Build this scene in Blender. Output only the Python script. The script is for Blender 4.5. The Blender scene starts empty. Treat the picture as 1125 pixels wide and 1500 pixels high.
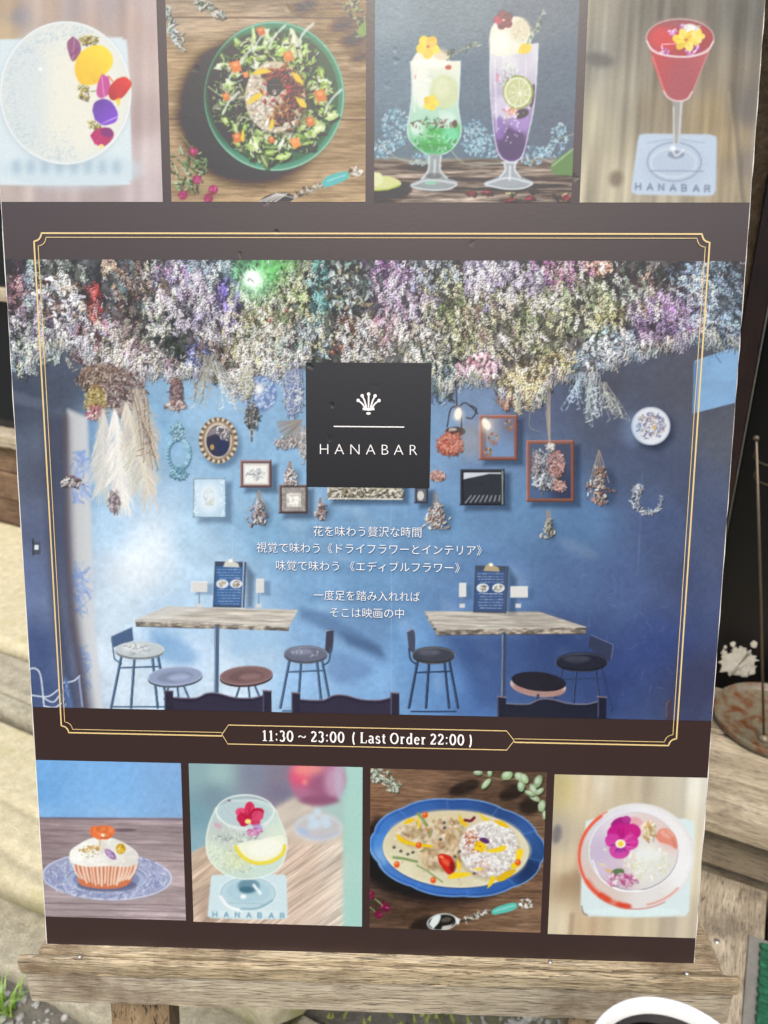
import bpy, bmesh, math, random
import numpy as np
from mathutils import Vector, Matrix

# ------------------------------------------------------------------ camera, world, sun, exposure
S = bpy.context.scene
COL = S.collection
LEAN = math.radians(14)          # the sign leans back on its easel
LEDGE = 0.80                     # height of the board's lower edge
BW, BH = 0.594, 0.841            # A1 board
F = 1127.0                       # focal length in photo pixels (1125 x 1500)
# pose of the board in the camera, solved from the four corners of the print
RB = np.array([[0.99944759, -0.00786542, 0.03229012],
               [0.01249447, 0.98924031, -0.14576522],
               [-0.03079618, 0.14608814, 0.98879212]])
TB = np.array([-0.01626123, 0.40497073, 0.706162])
AX = np.array([1.0, 0, 0])
AV = np.array([0, math.sin(LEAN), math.cos(LEAN)])
AN = np.array([0, -math.cos(LEAN), math.sin(LEAN)])      # towards the viewer
O0 = np.array([0, 0, LEDGE])
B2W = np.stack([AX, -AV, -AN], axis=1)                   # board (right, down, into) -> world
C2W = B2W @ RB.T                                         # camera (right, down, forward) -> world
CAM = O0 + B2W @ (-RB.T @ TB)

cd = bpy.data.cameras.new('camera')
cam = bpy.data.objects.new('camera', cd); COL.objects.link(cam)
cd.sensor_fit = 'VERTICAL'; cd.sensor_height = 36.0; cd.lens = F / 1500 * 36.0
cd.clip_start = 0.02; cd.clip_end = 400
M = Matrix.Identity(4)
for i in range(3):
    M[i][0] = C2W[i, 0]; M[i][1] = -C2W[i, 1]; M[i][2] = -C2W[i, 2]; M[i][3] = CAM[i]
cam.matrix_world = M
cd.dof.use_dof = True; cd.dof.focus_distance = 0.67; cd.dof.aperture_fstop = 8.5
S.camera = cam

SUN_EL, SUN_AZ = math.radians(56), math.radians(179)     # azimuth clockwise from +Y
w = bpy.data.worlds.new('World'); S.world = w; w.use_nodes = True
nt = w.node_tree; nt.nodes.clear()
out = nt.nodes.new('ShaderNodeOutputWorld'); bg = nt.nodes.new('ShaderNodeBackground')
sky = nt.nodes.new('ShaderNodeTexSky'); sky.sky_type = 'NISHITA'; sky.sun_disc = False
sky.sun_elevation = SUN_EL; sky.sun_rotation = SUN_AZ; sky.dust_density = 4.0; sky.air_density = 1.2
bg.inputs['Strength'].default_value = 0.15
nt.links.new(sky.outputs[0], bg.inputs['Color']); nt.links.new(bg.outputs[0], out.inputs[0])
sl = bpy.data.lights.new('sun', 'SUN'); sl.energy = 1.5; sl.angle = math.radians(24); sl.color = (1, .95, .87)
so = bpy.data.objects.new('sun', sl); COL.objects.link(so)
sd = Vector((math.sin(SUN_AZ) * math.cos(SUN_EL), math.cos(SUN_AZ) * math.cos(SUN_EL), math.sin(SUN_EL)))
so.rotation_euler = sd.to_track_quat('Z', 'Y').to_euler()
S.view_settings.view_transform = 'Standard'; S.view_settings.look = 'None'
S.view_settings.exposure = 0.66; S.view_settings.gamma = 1.0
S.cycles.max_bounces = 6

# ------------------------------------------------------------------ pixel -> place helpers
def ray(px, py):
    d = C2W @ np.array([(px - 562.5) / F, (py - 750) / F, 1.0])
    return d
def on_plane(px, py, p0, n):
    d = ray(px, py); t = np.dot(np.asarray(p0) - CAM, n) / np.dot(d, n)
    return CAM + d * t
def on_z(px, py, z): return on_plane(px, py, (0, 0, z), np.array([0, 0, 1.0]))
def uv(px, py):
    """photo pixel -> (u, v) metres on the board, u from its centre line, v up from its lower edge"""
    p = on_plane(px, py, O0, AN) - O0
    return float(np.dot(p, AX)), float(np.dot(p, AV))
def board(u, v, n=0.0): return O0 + AX * u + AV * v + AN * n
def px_of(u, v):
    """(u, v) arrays on the board -> photo pixels"""
    P = np.stack([u, -v, np.zeros_like(u)], axis=-1) @ RB.T + TB
    return 562.5 + F * P[..., 0] / P[..., 2], 750 + F * P[..., 1] / P[..., 2]

# ------------------------------------------------------------------ object helpers
def link(o, parent=None):
    COL.objects.link(o)
    if parent is not None: o.parent = parent
    return o
def empty(name, loc, label=None, cat=None, rotz=0.0, group=None):
    o = bpy.data.objects.new(name, None); COL.objects.link(o); o.location = loc; o.rotation_euler = (0, 0, rotz)
    o.empty_display_size = .05
    tag(o, label, cat, group); return o
def tag(o, label=None, cat=None, group=None, kind=None):
    if label: o['label'] = label
    if cat: o['category'] = cat
    if group: o['group'] = group
    if kind: o['kind'] = kind
    return o
bpy.context.view_layer.update()
def mesh_obj(name, verts, faces, mat, parent=None, smooth=False):
    """verts in world space; turned into the parent's space"""
    me = bpy.data.meshes.new(name)
    vs = [tuple(map(float, v)) for v in verts]
    if parent is not None:
        q = parent
        mw = Matrix.Translation(q.location) @ q.rotation_euler.to_matrix().to_4x4()
        if q.parent is not None:
            r = q.parent; mw = (Matrix.Translation(r.location) @ r.rotation_euler.to_matrix().to_4x4()) @ mw
        inv = mw.inverted(); vs = [tuple(inv @ Vector(v)) for v in vs]
    me.from_pydata(vs, [], faces); me.materials.append(mat)
    if smooth: me.polygons.foreach_set('use_smooth', [True] * len(me.polygons))
    me.update()
    return link(bpy.data.objects.new(name, me), parent)
def bm_obj(name, bm, mat, parent=None, smooth=False):
    bmesh.ops.recalc_face_normals(bm, faces=bm.faces[:])
    bm.verts.index_update()
    vs = [v.co.copy() for v in bm.verts]; fs = [[v.index for v in f.verts] for f in bm.faces]
    bm.free()
    return mesh_obj(name, vs, fs, mat, parent, smooth)
def frame_box(o, e, n, s0, s1, d0, d1, z0, z1, bevel=0.004, rough=0.0, seed=0, cuts=0):
    """bevelled box in a yawed frame: o origin, e along, n outwards; optional uneven faces"""
    bm = bmesh.new(); bmesh.ops.create_cube(bm, size=1)
    for v in bm.verts: v.co = Vector(((v.co.x + .5) * (s1 - s0) + s0, (v.co.y + .5) * (d1 - d0) + d0, (v.co.z + .5) * (z1 - z0) + z0))
    if cuts:
        ed = [x for x in bm.edges if abs((x.verts[0].co - x.verts[1].co).normalized().x) > .9]
        bmesh.ops.subdivide_edges(bm, edges=ed, cuts=cuts, use_grid_fill=True)
    if bevel: bmesh.ops.bevel(bm, geom=[x for x in bm.edges if len(x.link_faces) == 2 and x.calc_face_angle() > .5], offset=bevel, segments=2, affect='EDGES', profile=.6)
    rr = random.Random(seed)
    for v in bm.verts:
        c = v.co + (Vector((rr.uniform(-1, 1), rr.uniform(-1, 1), rr.uniform(-1, 1))) * rough if rough else Vector())
        v.co = Vector(o) + Vector(e) * c.x + Vector(n) * c.y + Vector((0, 0, c.z))
    return bm
def tube(path, r, seg=8, closed=False):
    bm = bmesh.new(); rings = []
    P = [Vector(p) for p in path]; n = len(P)
    rad = r if isinstance(r, (list, tuple)) else [r] * n
    up = None
    for i, p in enumerate(P):
        a = P[(i - 1) % n] if (closed or i) else p; b = P[(i + 1) % n] if (closed or i < n - 1) else p
        t = (b - a).normalized()
        if up is None:
            up = t.orthogonal().normalized()
        up = (up - t * up.dot(t)).normalized(); sde = t.cross(up)
        rings.append([bm.verts.new(p + (up * math.cos(k * math.tau / seg) + sde * math.sin(k * math.tau / seg)) * rad[i]) for k in range(seg)])
    for i in range(n if closed else n - 1):
        A, B = rings[i], rings[(i + 1) % n]
        for k in range(seg): bm.faces.new((A[k], A[(k + 1) % seg], B[(k + 1) % seg], B[k]))
    if not closed:
        bm.faces.new(rings[0][::-1]); bm.faces.new(rings[-1])
    return bm
def lathe(prof, c, seg=48):
    bm = bmesh.new(); rings = []
    for r, z in prof:
        rings.append([bm.verts.new((c[0] + r * math.cos(k * math.tau / seg), c[1] + r * math.sin(k * math.tau / seg), c[2] + z)) for k in range(seg)] if r > 1e-6 else [bm.verts.new((c[0], c[1], c[2] + z))])
    for A, B in zip(rings, rings[1:]):
        for k in range(seg):
            a = [A[k % len(A)], A[(k + 1) % len(A)]] if len(A) > 1 else [A[0]]
            b = [B[(k + 1) % len(B)], B[k % len(B)]] if len(B) > 1 else [B[0]]
            if len(a) + len(b) > 2: bm.faces.new(a + b)
    return bm

# ------------------------------------------------------------------ materials
def srgb(r, g, b):
    f = lambda c: (c / 255 / 12.92) if c <= 10.3 else ((c / 255 + .055) / 1.055) ** 2.4
    return (f(r), f(g), f(b), 1)
def mat(name, build):
    m = bpy.data.materials.new(name); m.use_nodes = True
    N = m.node_tree.nodes; L = m.node_tree.links; p = N['Principled BSDF']
    build(N, L, p); return m
def node(N, t, **kw):
    n = N.new(t)
    for k, v in kw.items():
        if k in n.inputs: n.inputs[k].default_value = v
        else: setattr(n, k, v)
    return n
def ramp(N, stops):
    r = N.new('ShaderNodeValToRGB'); e = r.color_ramp.elements
    while len(e) < len(stops): e.new(.5)
    for x, (p, c) in zip(e, stops): x.position = p; x.color = c
    return r
def wood(name, cols, axis='X', scale=14, stretch=.06, rough=.8, bump=.5, dark=(40, 32, 26), yaw=0.0):
    """weathered wood with the grain along one axis of the board"""
    def b(N, L, p):
        tc = node(N, 'ShaderNodeTexCoord'); mp = node(N, 'ShaderNodeMapping')
        mp.inputs['Rotation'].default_value = (0, 0, yaw)
        sc = {'X': (stretch, 1, 1), 'Y': (1, stretch, 1), 'Z': (1, 1, stretch)}[axis]
        mp2 = node(N, 'ShaderNodeMapping'); mp2.inputs['Scale'].default_value = sc
        L.new(tc.outputs['Object'], mp.inputs[0]); L.new(mp.outputs[0], mp2.inputs[0])
        n1 = node(N, 'ShaderNodeTexNoise', Scale=scale * 14, Detail=10.0, Roughness=.72, Distortion=.5)
        n2 = node(N, 'ShaderNodeTexNoise', Scale=scale * .8, Detail=5.0, Roughness=.6)
        n3 = node(N, 'ShaderNodeTexNoise', Scale=scale * 30, Detail=5.0, Roughness=.75)
        for n in (n1, n2, n3): L.new(mp2.outputs[0], n.inputs['Vector'])
        big = node(N, 'ShaderNodeTexNoise', Scale=9.0, Detail=6.0, Roughness=.65); L.new(tc.outputs['Object'], big.inputs['Vector'])
        r1 = ramp(N, [(.36, srgb(*cols[0])), (.5, srgb(*cols[1])), (.62, srgb(*cols[2]))])
        mx = node(N, 'ShaderNodeMix', data_type='FLOAT'); mx.inputs[0].default_value = .45
        L.new(n1.outputs[0], mx.inputs[2]); L.new(n2.outputs[0], mx.inputs[3]); L.new(mx.outputs[0], r1.inputs[0])
        rk = ramp(N, [(.36, (1, 1, 1, 1)), (.46, (0, 0, 0, 1))]); L.new(n3.outputs[0], rk.inputs[0])
        rb = ramp(N, [(.48, (0, 0, 0, 1)), (.62, (1, 1, 1, 1))]); L.new(big.outputs[0], rb.inputs[0])
        m1 = node(N, 'ShaderNodeMix', data_type='RGBA'); m1.inputs[7].default_value = srgb(*dark)
        L.new(rk.outputs[0], m1.inputs[0]); L.new(r1.outputs[0], m1.inputs[6])
        m2 = node(N, 'ShaderNodeMix', data_type='RGBA'); m2.inputs[7].default_value = srgb(*cols[3] if len(cols) > 3 else cols[0])
        pr = ramp(N, [(.40, (0, 0, 0, 1)), (.56, (1, 1, 1, 1))]); L.new(n3.outputs[0], pr.inputs[0])
        fm = node(N, 'ShaderNodeMath', operation='MULTIPLY'); L.new(rb.outputs[0], fm.inputs[0]); L.new(pr.outputs[0], fm.inputs[1])
        L.new(fm.outputs[0], m2.inputs[0]); L.new(m1.outputs[2], m2.inputs[6]); L.new(m2.outputs[2], p.inputs['Base Color'])
        p.inputs['Roughness'].default_value = rough
        bp = node(N, 'ShaderNodeBump', Strength=bump, Distance=.003)
        ad = node(N, 'ShaderNodeMath', operation='SUBTRACT'); L.new(n1.outputs[0], ad.inputs[0]); L.new(rk.outputs[0], ad.inputs[1])
        L.new(ad.outputs[0], bp.inputs['Height']); L.new(bp.outputs[0], p.inputs['Normal'])
    return mat(name, b)
def mottled(name, stops, scale=12, rough=.85, bump=.4, fine=90, dist=.01, metallic=0.0, spots=None):
    def b(N, L, p):
        tc = node(N, 'ShaderNodeTexCoord')
        n1 = node(N, 'ShaderNodeTexNoise', Scale=scale, Detail=8.0, Roughness=.62); n2 = node(N, 'ShaderNodeTexNoise', Scale=fine, Detail=5.0, Roughness=.7)
        L.new(tc.outputs['Object'], n1.inputs['Vector']); L.new(tc.outputs['Object'], n2.inputs['Vector'])
        mx = node(N, 'ShaderNodeMix', data_type='FLOAT'); mx.inputs[0].default_value = .5
        L.new(n1.outputs[0], mx.inputs[2]); L.new(n2.outputs[0], mx.inputs[3])
        r = ramp(N, [(a, srgb(*c)) for a, c in stops]); L.new(mx.outputs[0], r.inputs[0])
        col = r.outputs[0]
        if spots:
            n3 = node(N, 'ShaderNodeTexNoise', Scale=spots[0], Detail=6.0, Roughness=.6); L.new(tc.outputs['Object'], n3.inputs['Vector'])
            rs = ramp(N, [(spots[1], (0, 0, 0, 1)), (spots[2], (1, 1, 1, 1))]); L.new(n3.outputs[0], rs.inputs[0])
            m2 = node(N, 'ShaderNodeMix', data_type='RGBA'); m2.inputs[7].default_value = srgb(*spots[3])
            L.new(rs.outputs[0], m2.inputs[0]); L.new(col, m2.inputs[6]); col = m2.outputs[2]
        L.new(col, p.inputs['Base Color'])
        p.inputs['Roughness'].default_value = rough; p.inputs['Metallic'].default_value = metallic
        bp = node(N, 'ShaderNodeBump', Strength=bump, Distance=dist); L.new(mx.outputs[0], bp.inputs['Height']); L.new(bp.outputs[0], p.inputs['Normal'])
    return mat(name, b)
def sheen_print(name, color=None, rough=.30, spec=.6, dents=.16):
    """satin laminated print: colour from the mesh or flat, with small pocks and a faint orange peel"""
    def b(N, L, p):
        if color is None:
            a = node(N, 'ShaderNodeVertexColor', layer_name='print'); L.new(a.outputs[0], p.inputs['Base Color'])
        else: p.inputs['Base Color'].default_value = color
        p.inputs['Roughness'].default_value = rough; p.inputs['Specular IOR Level'].default_value = spec
        tc = node(N, 'ShaderNodeTexCoord')
        v = node(N, 'ShaderNodeTexVoronoi', Scale=52.0); wv = node(N, 'ShaderNodeTexNoise', Scale=150.0, Detail=2.0); L.new(tc.outputs['Object'], wv.inputs['Vector'])
        vm_ = node(N, 'ShaderNodeVectorMath', operation='MULTIPLY_ADD'); vm_.inputs[1].default_value = (.006, .006, .006); L.new(wv.outputs['Color'], vm_.inputs[0]); L.new(tc.outputs['Object'], vm_.inputs[2]); L.new(vm_.outputs[0], v.inputs['Vector'])
        n0 = node(N, 'ShaderNodeTexNoise', Scale=7.0, Detail=3.0); L.new(tc.outputs['Object'], n0.inputs['Vector'])
        rv = ramp(N, [(.0, (0, 0, 0, 1)), (.16, (1, 1, 1, 1))]); L.new(v.outputs['Distance'], rv.inputs[0])
        rn = ramp(N, [(.52, (0, 0, 0, 1)), (.62, (1, 1, 1, 1))]); L.new(n0.outputs[0], rn.inputs[0])
        mm = node(N, 'ShaderNodeMix', data_type='FLOAT'); mm.inputs[2].default_value = 1.0
        L.new(rn.outputs[0], mm.inputs[0]); L.new(rv.outputs[0], mm.inputs[3])
        n2 = node(N, 'ShaderNodeTexNoise', Scale=420.0, Detail=2.0); L.new(tc.outputs['Object'], n2.inputs['Vector'])
        b1 = node(N, 'ShaderNodeBump', Strength=dents, Distance=.003); L.new(mm.outputs[0], b1.inputs['Height'])
        b2 = node(N, 'ShaderNodeBump', Strength=.05, Distance=.001); L.new(n2.outputs[0], b2.inputs['Height']); L.new(b1.outputs[0], b2.inputs['Normal'])
        L.new(b2.outputs[0], p.inputs['Normal'])
    return mat(name, b)
def plain(name, col, rough=.6, spec=.5, metallic=0.0):
    def b(N, L, p):
        tc = node(N, 'ShaderNodeTexCoord'); n = node(N, 'ShaderNodeTexNoise', Scale=60.0, Detail=4.0); L.new(tc.outputs['Object'], n.inputs['Vector'])
        c = srgb(*col); r = ramp(N, [(.3, tuple(x * .85 for x in c[:3]) + (1,)), (.7, c)]); L.new(n.outputs[0], r.inputs[0]); L.new(r.outputs[0], p.inputs['Base Color'])
        p.inputs['Roughness'].default_value = rough; p.inputs['Specular IOR Level'].default_value = spec; p.inputs['Metallic'].default_value = metallic
    return mat(name, b)

# ------------------------------------------------------------------ the setting
YAW = math.radians(25)
FE = np.array([math.cos(YAW), -math.sin(YAW), 0]); FN = np.array([-math.sin(YAW), -math.cos(YAW), 0])   # along the shop front, out of it
FO = np.array([0.92, 1.28, 0.0])
def on_front(px, py, d=0.0):
    p = on_plane(px, py, FO + FN * d, FN); q = p - FO
    return float(np.dot(q, FE)), float(p[2])                   # (s along, height)
def front_of(p):
    q = np.asarray(p) - FO; return float(np.dot(q, FE)), float(np.dot(q, FN))
def fbox(name, m, parent, s0, s1, d0, d1, z0, z1, **k):
    return bm_obj(name, frame_box(FO, FE, FN, s0, s1, d0, d1, z0, z1, **k), m, parent)

M_gravel = mottled('gravel_earth', [(.3, (70, 68, 62)), (.5, (120, 116, 106)), (.7, (165, 160, 148))], scale=30, fine=260, bump=.9, dist=.02, spots=(2.2, .5, .62, (105, 112, 60)))
M_pebble = mottled('pebble_stone', [(.3, (95, 95, 92)), (.55, (150, 150, 145)), (.75, (215, 213, 205))], scale=25, fine=120, bump=.3)
M_stone = mottled('pale_stone', [(.3, (168, 158, 128)), (.5, (203, 194, 160)), (.7, (226, 219, 190))], scale=40, fine=230, bump=1.0, dist=.008, spots=(6, .54, .7, (186, 180, 128)))
M_stone2 = mottled('grey_stone', [(.3, (120, 116, 102)), (.5, (168, 162, 140)), (.7, (205, 200, 180))], scale=40, fine=230, bump=1.0, dist=.008)
M_plaster = mottled('rough_plaster', [(.3, (92, 70, 46)), (.5, (140, 112, 78)), (.72, (188, 160, 122))], scale=26, fine=80, bump=1.0, dist=.05)
M_blackpaint = mottled('black_door_paint', [(.3, (9, 10, 10)), (.7, (20, 21, 21))], scale=8, rough=.35, bump=.08)
M_darkwood = wood('dark_red_wood', [(34, 20, 16), (50, 30, 24), (62, 38, 30)], 'Z', rough=.5, bump=.2, dark=(20, 12, 10))
M_deck = wood('weathered_deck', [(138, 124, 102), (176, 162, 136), (206, 194, 168), (120, 106, 86)], 'X', scale=18, yaw=YAW, bump=.6)
M_deckd = wood('weathered_deck_cross', [(132, 120, 100), (165, 152, 130), (192, 180, 158), (96, 86, 72)], 'Y', scale=18, yaw=YAW, bump=.6)
M_riser = wood('grey_riser_wood', [(98, 88, 72), (130, 118, 98), (154, 142, 122), (92, 80, 64)], 'X', scale=16, yaw=YAW, bump=.5)
M_panelwood = wood('brown_panel_wood', [(84, 64, 46), (118, 94, 70), (146, 120, 92), (80, 60, 44)], 'X', scale=6, yaw=YAW, bump=.3)
M_beam = wood('pale_beam_wood', [(150, 138, 116), (182, 170, 146), (205, 194, 172)], 'X', scale=6, yaw=YAW, bump=.3)
def _g(N, L, p):
    p.inputs['Base Color'].default_value = (.006, .008, .011, 1); p.inputs['Roughness'].default_value = .12
M_pane = mat('dark_window_glass', _g)
M_patch = mottled('peeling_white_paint', [(.3, (190, 184, 164)), (.7, (236, 232, 218))], scale=20, rough=.6)

g = mesh_obj('ground', [(-60, -60, 0), (60, -60, 0), (60, 60, 0), (-60, 60, 0)], [(0, 1, 2, 3)], M_gravel); tag(g, kind='structure')

# shop front behind the sign
shop = empty('shop_front', tuple(FO), 'dark shop front with brown plank base, black door and rough plaster', 'building')
DD = front_of(on_z(1075, 987, .33))[1] + .045
s_l = -3.2; s_post = on_front(1107, 370, DD)[0]; s_door = on_front(1087, 650, DD)[0]
z_beam0 = on_front(14, 652)[1]; z_beam1 = on_front(14, 634)[1]; z_hi0 = on_front(5, 441)[1]; z_hi1 = on_front(5, 424)[1]
s_win = -1.0
fbox('plaster_wall', M_plaster, shop, s_win + .003, s_post - .002, -.14 + DD, DD, 0, 3.0, bevel=.006)
n = 4
for i in range(n):      # planks under the window
    a = .0 + (z_beam0 - .0) * i / n; b = (z_beam0) * (i + 1) / n - .004
    fbox('plank', M_panelwood, shop, s_l, s_win, -.08, -.004 * (i % 2), a + .002, b, bevel=.004, seed=i)
wf = fbox('window_sill', M_beam, shop, s_l, s_win, -.08, .035, z_beam0, z_beam1, bevel=.005)
fbox('window_rail', M_beam, shop, s_l, s_win, -.06, .012, z_hi0, z_hi1, bevel=.004)
fbox('window_pane', M_pane, shop, s_l, s_win, -.055, -.047, z_beam1 + .001, z_hi0 - .001, bevel=0)
fbox('window_pane', M_pane, shop, s_l, s_win, -.055, -.047, z_hi1 + .001, 2.6, bevel=0)
fbox('door_post', M_darkwood, shop, s_post, s_door, -.12 + DD, .03 + DD, .0, 3.0, bevel=.006)
dr = fbox('door', M_blackpaint, shop, s_door + .002, s_door + .95, -.10 + DD, -.05 + DD, .0, 2.4, bevel=.004)
# the white patch of peeling paint low on the door
rr = random.Random(5)
pc = [on_front(px, py, DD - .048) for px, py in ((1054, 984), (1056, 962), (1062, 952), (1070, 958), (1078, 950), (1090, 948), (1098, 955), (1103, 963), (1109, 970), (1106, 985), (1092, 990), (1070, 988))]
def patch(pts, nm):
    vs = []; 
    for dd in (DD - .0498, DD - .0475):
        for s, z in pts: vs.append(FO + FE * s + FN * dd + np.array([0, 0, z]))
    k = len(pts)
    return mesh_obj(nm, vs, [list(range(k, 2 * k))] + [(i, (i + 1) % k, k + (i + 1) % k, k + i) for i in range(k)], M_patch, dr)
fine = []
for i, (s, z) in enumerate(pc):
    s2, z2 = pc[(i + 1) % len(pc)]
    for t in (0, .2, .4, .6, .8): fine.append((s + (s2 - s) * t + rr.uniform(-.006, .006), z + (z2 - z) * t + rr.uniform(-.008, .008)))
patch(fine, 'paint_patch')
for px, py, r in ((1074, 944, .006), (1104, 944, .008), (1062, 948, .004)):
    s, z = on_front(px, py, DD - .048)
    patch([(s + r * math.cos(a) * rr.uniform(.7, 1.2), z + r * 1.2 * math.sin(a)) for a in np.linspace(0, math.tau, 9)[:-1]], 'paint_fleck')

# stone slabs on the left
def slab(name, label, m, s0, s1, d0, d1, z0, z1, seed, grooves=()):
    """uneven stone slab: a displaced grid with a broken front edge and real grooves"""
    nx, ny = 46, 60; rg = np.random.RandomState(seed)
    def noise2(f):
        a = rg.rand(int(f) + 3, int(f) + 3); X, Y = np.meshgrid(np.linspace(0, f, nx), np.linspace(0, f, ny))
        xi = X.astype(int); yi = Y.astype(int); fx = X - xi; fy = Y - yi; fx = fx * fx * (3 - 2 * fx); fy = fy * fy * (3 - 2 * fy)
        return (a[yi, xi] * (1 - fx) + a[yi, xi + 1] * fx) * (1 - fy) + (a[yi + 1, xi] * (1 - fx) + a[yi + 1, xi + 1] * fx) * fy - .5
    hgt = noise2(5) * .004 + noise2(14) * .002
    edge = noise2(9)[0] * .022 + noise2(25)[0] * .012
    Sx = np.linspace(s0, s1, nx); Dy = np.linspace(d0, d1, ny)
    V = []; Fc = []
    for j in range(ny):
        for i in range(nx):
            t = j / (ny - 1); dd = Dy[j] + edge[i] * max(0, (t - .8) / .2)
            z = z1 + hgt[j, i] - (.05 * max(0, (t - .955) / .045) ** 2)
            for (c, ang, wd, dp) in grooves:
                q = (dd - c) - (Sx[i] - s0) * ang
                z -= dp * math.exp(-(q / wd) ** 2)
            V.append(FO + FE * Sx[i] + FN * dd + np.array([0, 0, z]))
    for j in range(ny - 1):
        for i in range(nx - 1):
            k = j * nx + i; Fc.append((k, k + nx, k + nx + 1, k + 1))
    rim = [j * nx for j in range(ny)] + [(ny - 1) * nx + i for i in range(1, nx)] + [j * nx + nx - 1 for j in range(ny - 2, -1, -1)] + [i for i in range(nx - 2, 0, -1)]
    k0 = len(V)
    for r_, q in enumerate(rim):
        p = V[q].copy(); p[2] = z0; p += FN * (-.09 if q >= (ny - 1) * nx else 0); V.append(p)
    for a in range(len(rim)):
        b = (a + 1) % len(rim); Fc.append((rim[a], k0 + a, k0 + b, rim[b]))
    o = mesh_obj(name, V, Fc, m, None, True); tag(o, label, 'stone slab'); return o
def fd(px, py, z): return front_of(on_z(px, py, z))
sA = fd(30, 1296, .15); sM = fd(25, 1057, .15)
s_r = -1.0
slab('stone_slab', 'pale stone slab with shallow slanting grooves and a broken front edge', M_stone, -2.9, -.62, sM[1] + .02, sA[1], 0.045, .15, 3,
     grooves=((fd(20, 1120, .15)[1], .06, .012, .006), (fd(20, 1180, .15)[1], .06, .016, .008), (fd(20, 1236, .15)[1], .06, .012, .006)))
sC = fd(22, 955, .15)
slab('stone_slab', 'smooth beige stone slab at the foot of the plank shop front', M_stone, -3.2, -.62, .04, sC[1] - .014, 0.0, .155, 8)
slab('stone_slab', 'narrow greyish stone slab between two wider pale slabs', M_stone2, -3.2, -.62, sC[1] + .012, sM[1] - .016, 0.0, .14, 11, grooves=((fd(22, 1000, .14)[1], .03, .008, .008),))
sB = fd(30, 1425, .03)
slab('stone_slab', 'low grey stone slab in front of the broken edge', M_stone2, -2.6, -.35, sA[1] - .10, sB[1], -.02, .03, 21)

# gravel: loose stones under and beside the easel, one uncounted mass
rg = random.Random(2)
GV, GF = [], []
ico = bmesh.new(); bmesh.ops.create_icosphere(ico, subdivisions=1, radius=1); iv = [v.co.copy() for v in ico.verts]; ifc = [[v.index for v in f.verts] for f in ico.faces]; ico.free()
for i in range(2600):
    x = rg.uniform(-.95, .45); y = rg.uniform(.12, .62)
    r = rg.choice((.003, .004, .005, .006, .008, .011)) * rg.uniform(.8, 1.3)
    q = Matrix.Rotation(rg.uniform(0, 6), 3, 'Z') @ Matrix.Diagonal((1, rg.uniform(.6, 1), rg.uniform(.4, .8)))
    b = len(GV); j = [rg.uniform(.75, 1.2) for _ in iv]
    s_, d_ = front_of((x, y, 0))
    if d_ < sB[1] + .005 and s_ < -.35: continue
    for k, v in enumerate(iv): GV.append(Vector((x, y, r * .25)) + (q @ v) * r * j[k])
    GF += [[b + k for k in f] for f in ifc]
tag(mesh_obj('gravel', GV, GF, M_pebble), 'loose grey gravel on the ground below the easel', 'gravel', kind='stuff')

# grass tuft at the slab
def blade_mat(N, L, p):
    tc = node(N, 'ShaderNodeTexCoord'); n_ = node(N, 'ShaderNodeTexNoise', Scale=22.0); L.new(tc.outputs['Object'], n_.inputs['Vector'])
    r = ramp(N, [(.35, srgb(96, 140, 40)), (.65, srgb(160, 196, 82))]); L.new(n_.outputs[0], r.inputs[0]); L.new(r.outputs[0], p.inputs['Base Color'])
    p.inputs['Roughness'].default_value = .45; p.inputs['Transmission Weight'].default_value = 0
M_blade = mat('grass_blade', blade_mat)
gp = on_z(6, 1478, .0)
gt = empty('grass_tuft', tuple(gp), 'small tuft of bright green grass beside the low slab', 'grass')
for i in range(34):
    a = rg.uniform(0, math.tau); ln = rg.uniform(.035, .085); wd = rg.uniform(.0018, .0036); out_ = rg.uniform(.25, .95)
    base = Vector(gp) + Vector((rg.uniform(-.025, .025), rg.uniform(-.018, .018), 0)); dirv = Vector((math.cos(a), math.sin(a), 0)); sd_ = Vector((-dirv.y, dirv.x, 0))
    V = []
    for t in (0, .35, .7, 1):
        c = base + dirv * (ln * out_ * t * t) + Vector((0, 0, ln * (t - .45 * out_ * t * t)))
        V += [c - sd_ * wd * (1 - t * .95), c + Vector((0, 0, .0006)), c + sd_ * wd * (1 - t * .95)]
    mesh_obj('blade', V, [(k * 3 + j, k * 3 + j + 1, k * 3 + j + 4, k * 3 + j + 3) for k in range(3) for j in range(2)], M_blade, gt, True)

# added unseen wall behind the camera: the lower laminate mirrors it instead of sky
M_skyblock = mottled('sky_block_grey', [(.3, (96, 90, 80)), (.7, (132, 124, 112))], scale=4, fine=40, bump=.4)
lw = bm_obj('sky_block_wall', frame_box((0, -4.9, 0), (1, 0, 0), (0, 1, 0), -7, 7, -.12, .12, 0, 3.1, bevel=.02), M_skyblock)
tag(lw, 'plain grey wall added behind the camera to keep sky out of the laminate', 'wall')
# wooden step on the right
ZT = .33
fr = fd(1080, 1216, ZT); seam = fd(1083, 1146, ZT)
s0_, s1_ = front_of(on_z(880, 1380, .165))[0], 1.6
step = empty('wooden_step', tuple(FO + FE * .3 + FN * .4), 'weathered grey wooden step in front of the black door', 'step')
dd = fr[1]; edges = [dd, seam[1]]
while edges[-1] > DD + .2: edges.append(edges[-1] - .15)
edges[-1] = DD + .032
for i, (a, b) in enumerate(zip(edges, edges[1:])):
    fbox('tread_board', M_deck, step, s0_, s1_, b + .004, a - (.005 if i else 0), ZT - .026, ZT + (0, -.002, .001)[i % 3], bevel=.004)
fbox('riser_board', M_riser, step, s0_, s1_, dd - .07, dd - .040, ZT - .14, ZT - .032, bevel=.004)
fbox('riser_board', M_deck, step, s0_, s1_, dd - .10, dd - .075, .0, ZT - .155, bevel=.003)
ZD = .165
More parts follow.
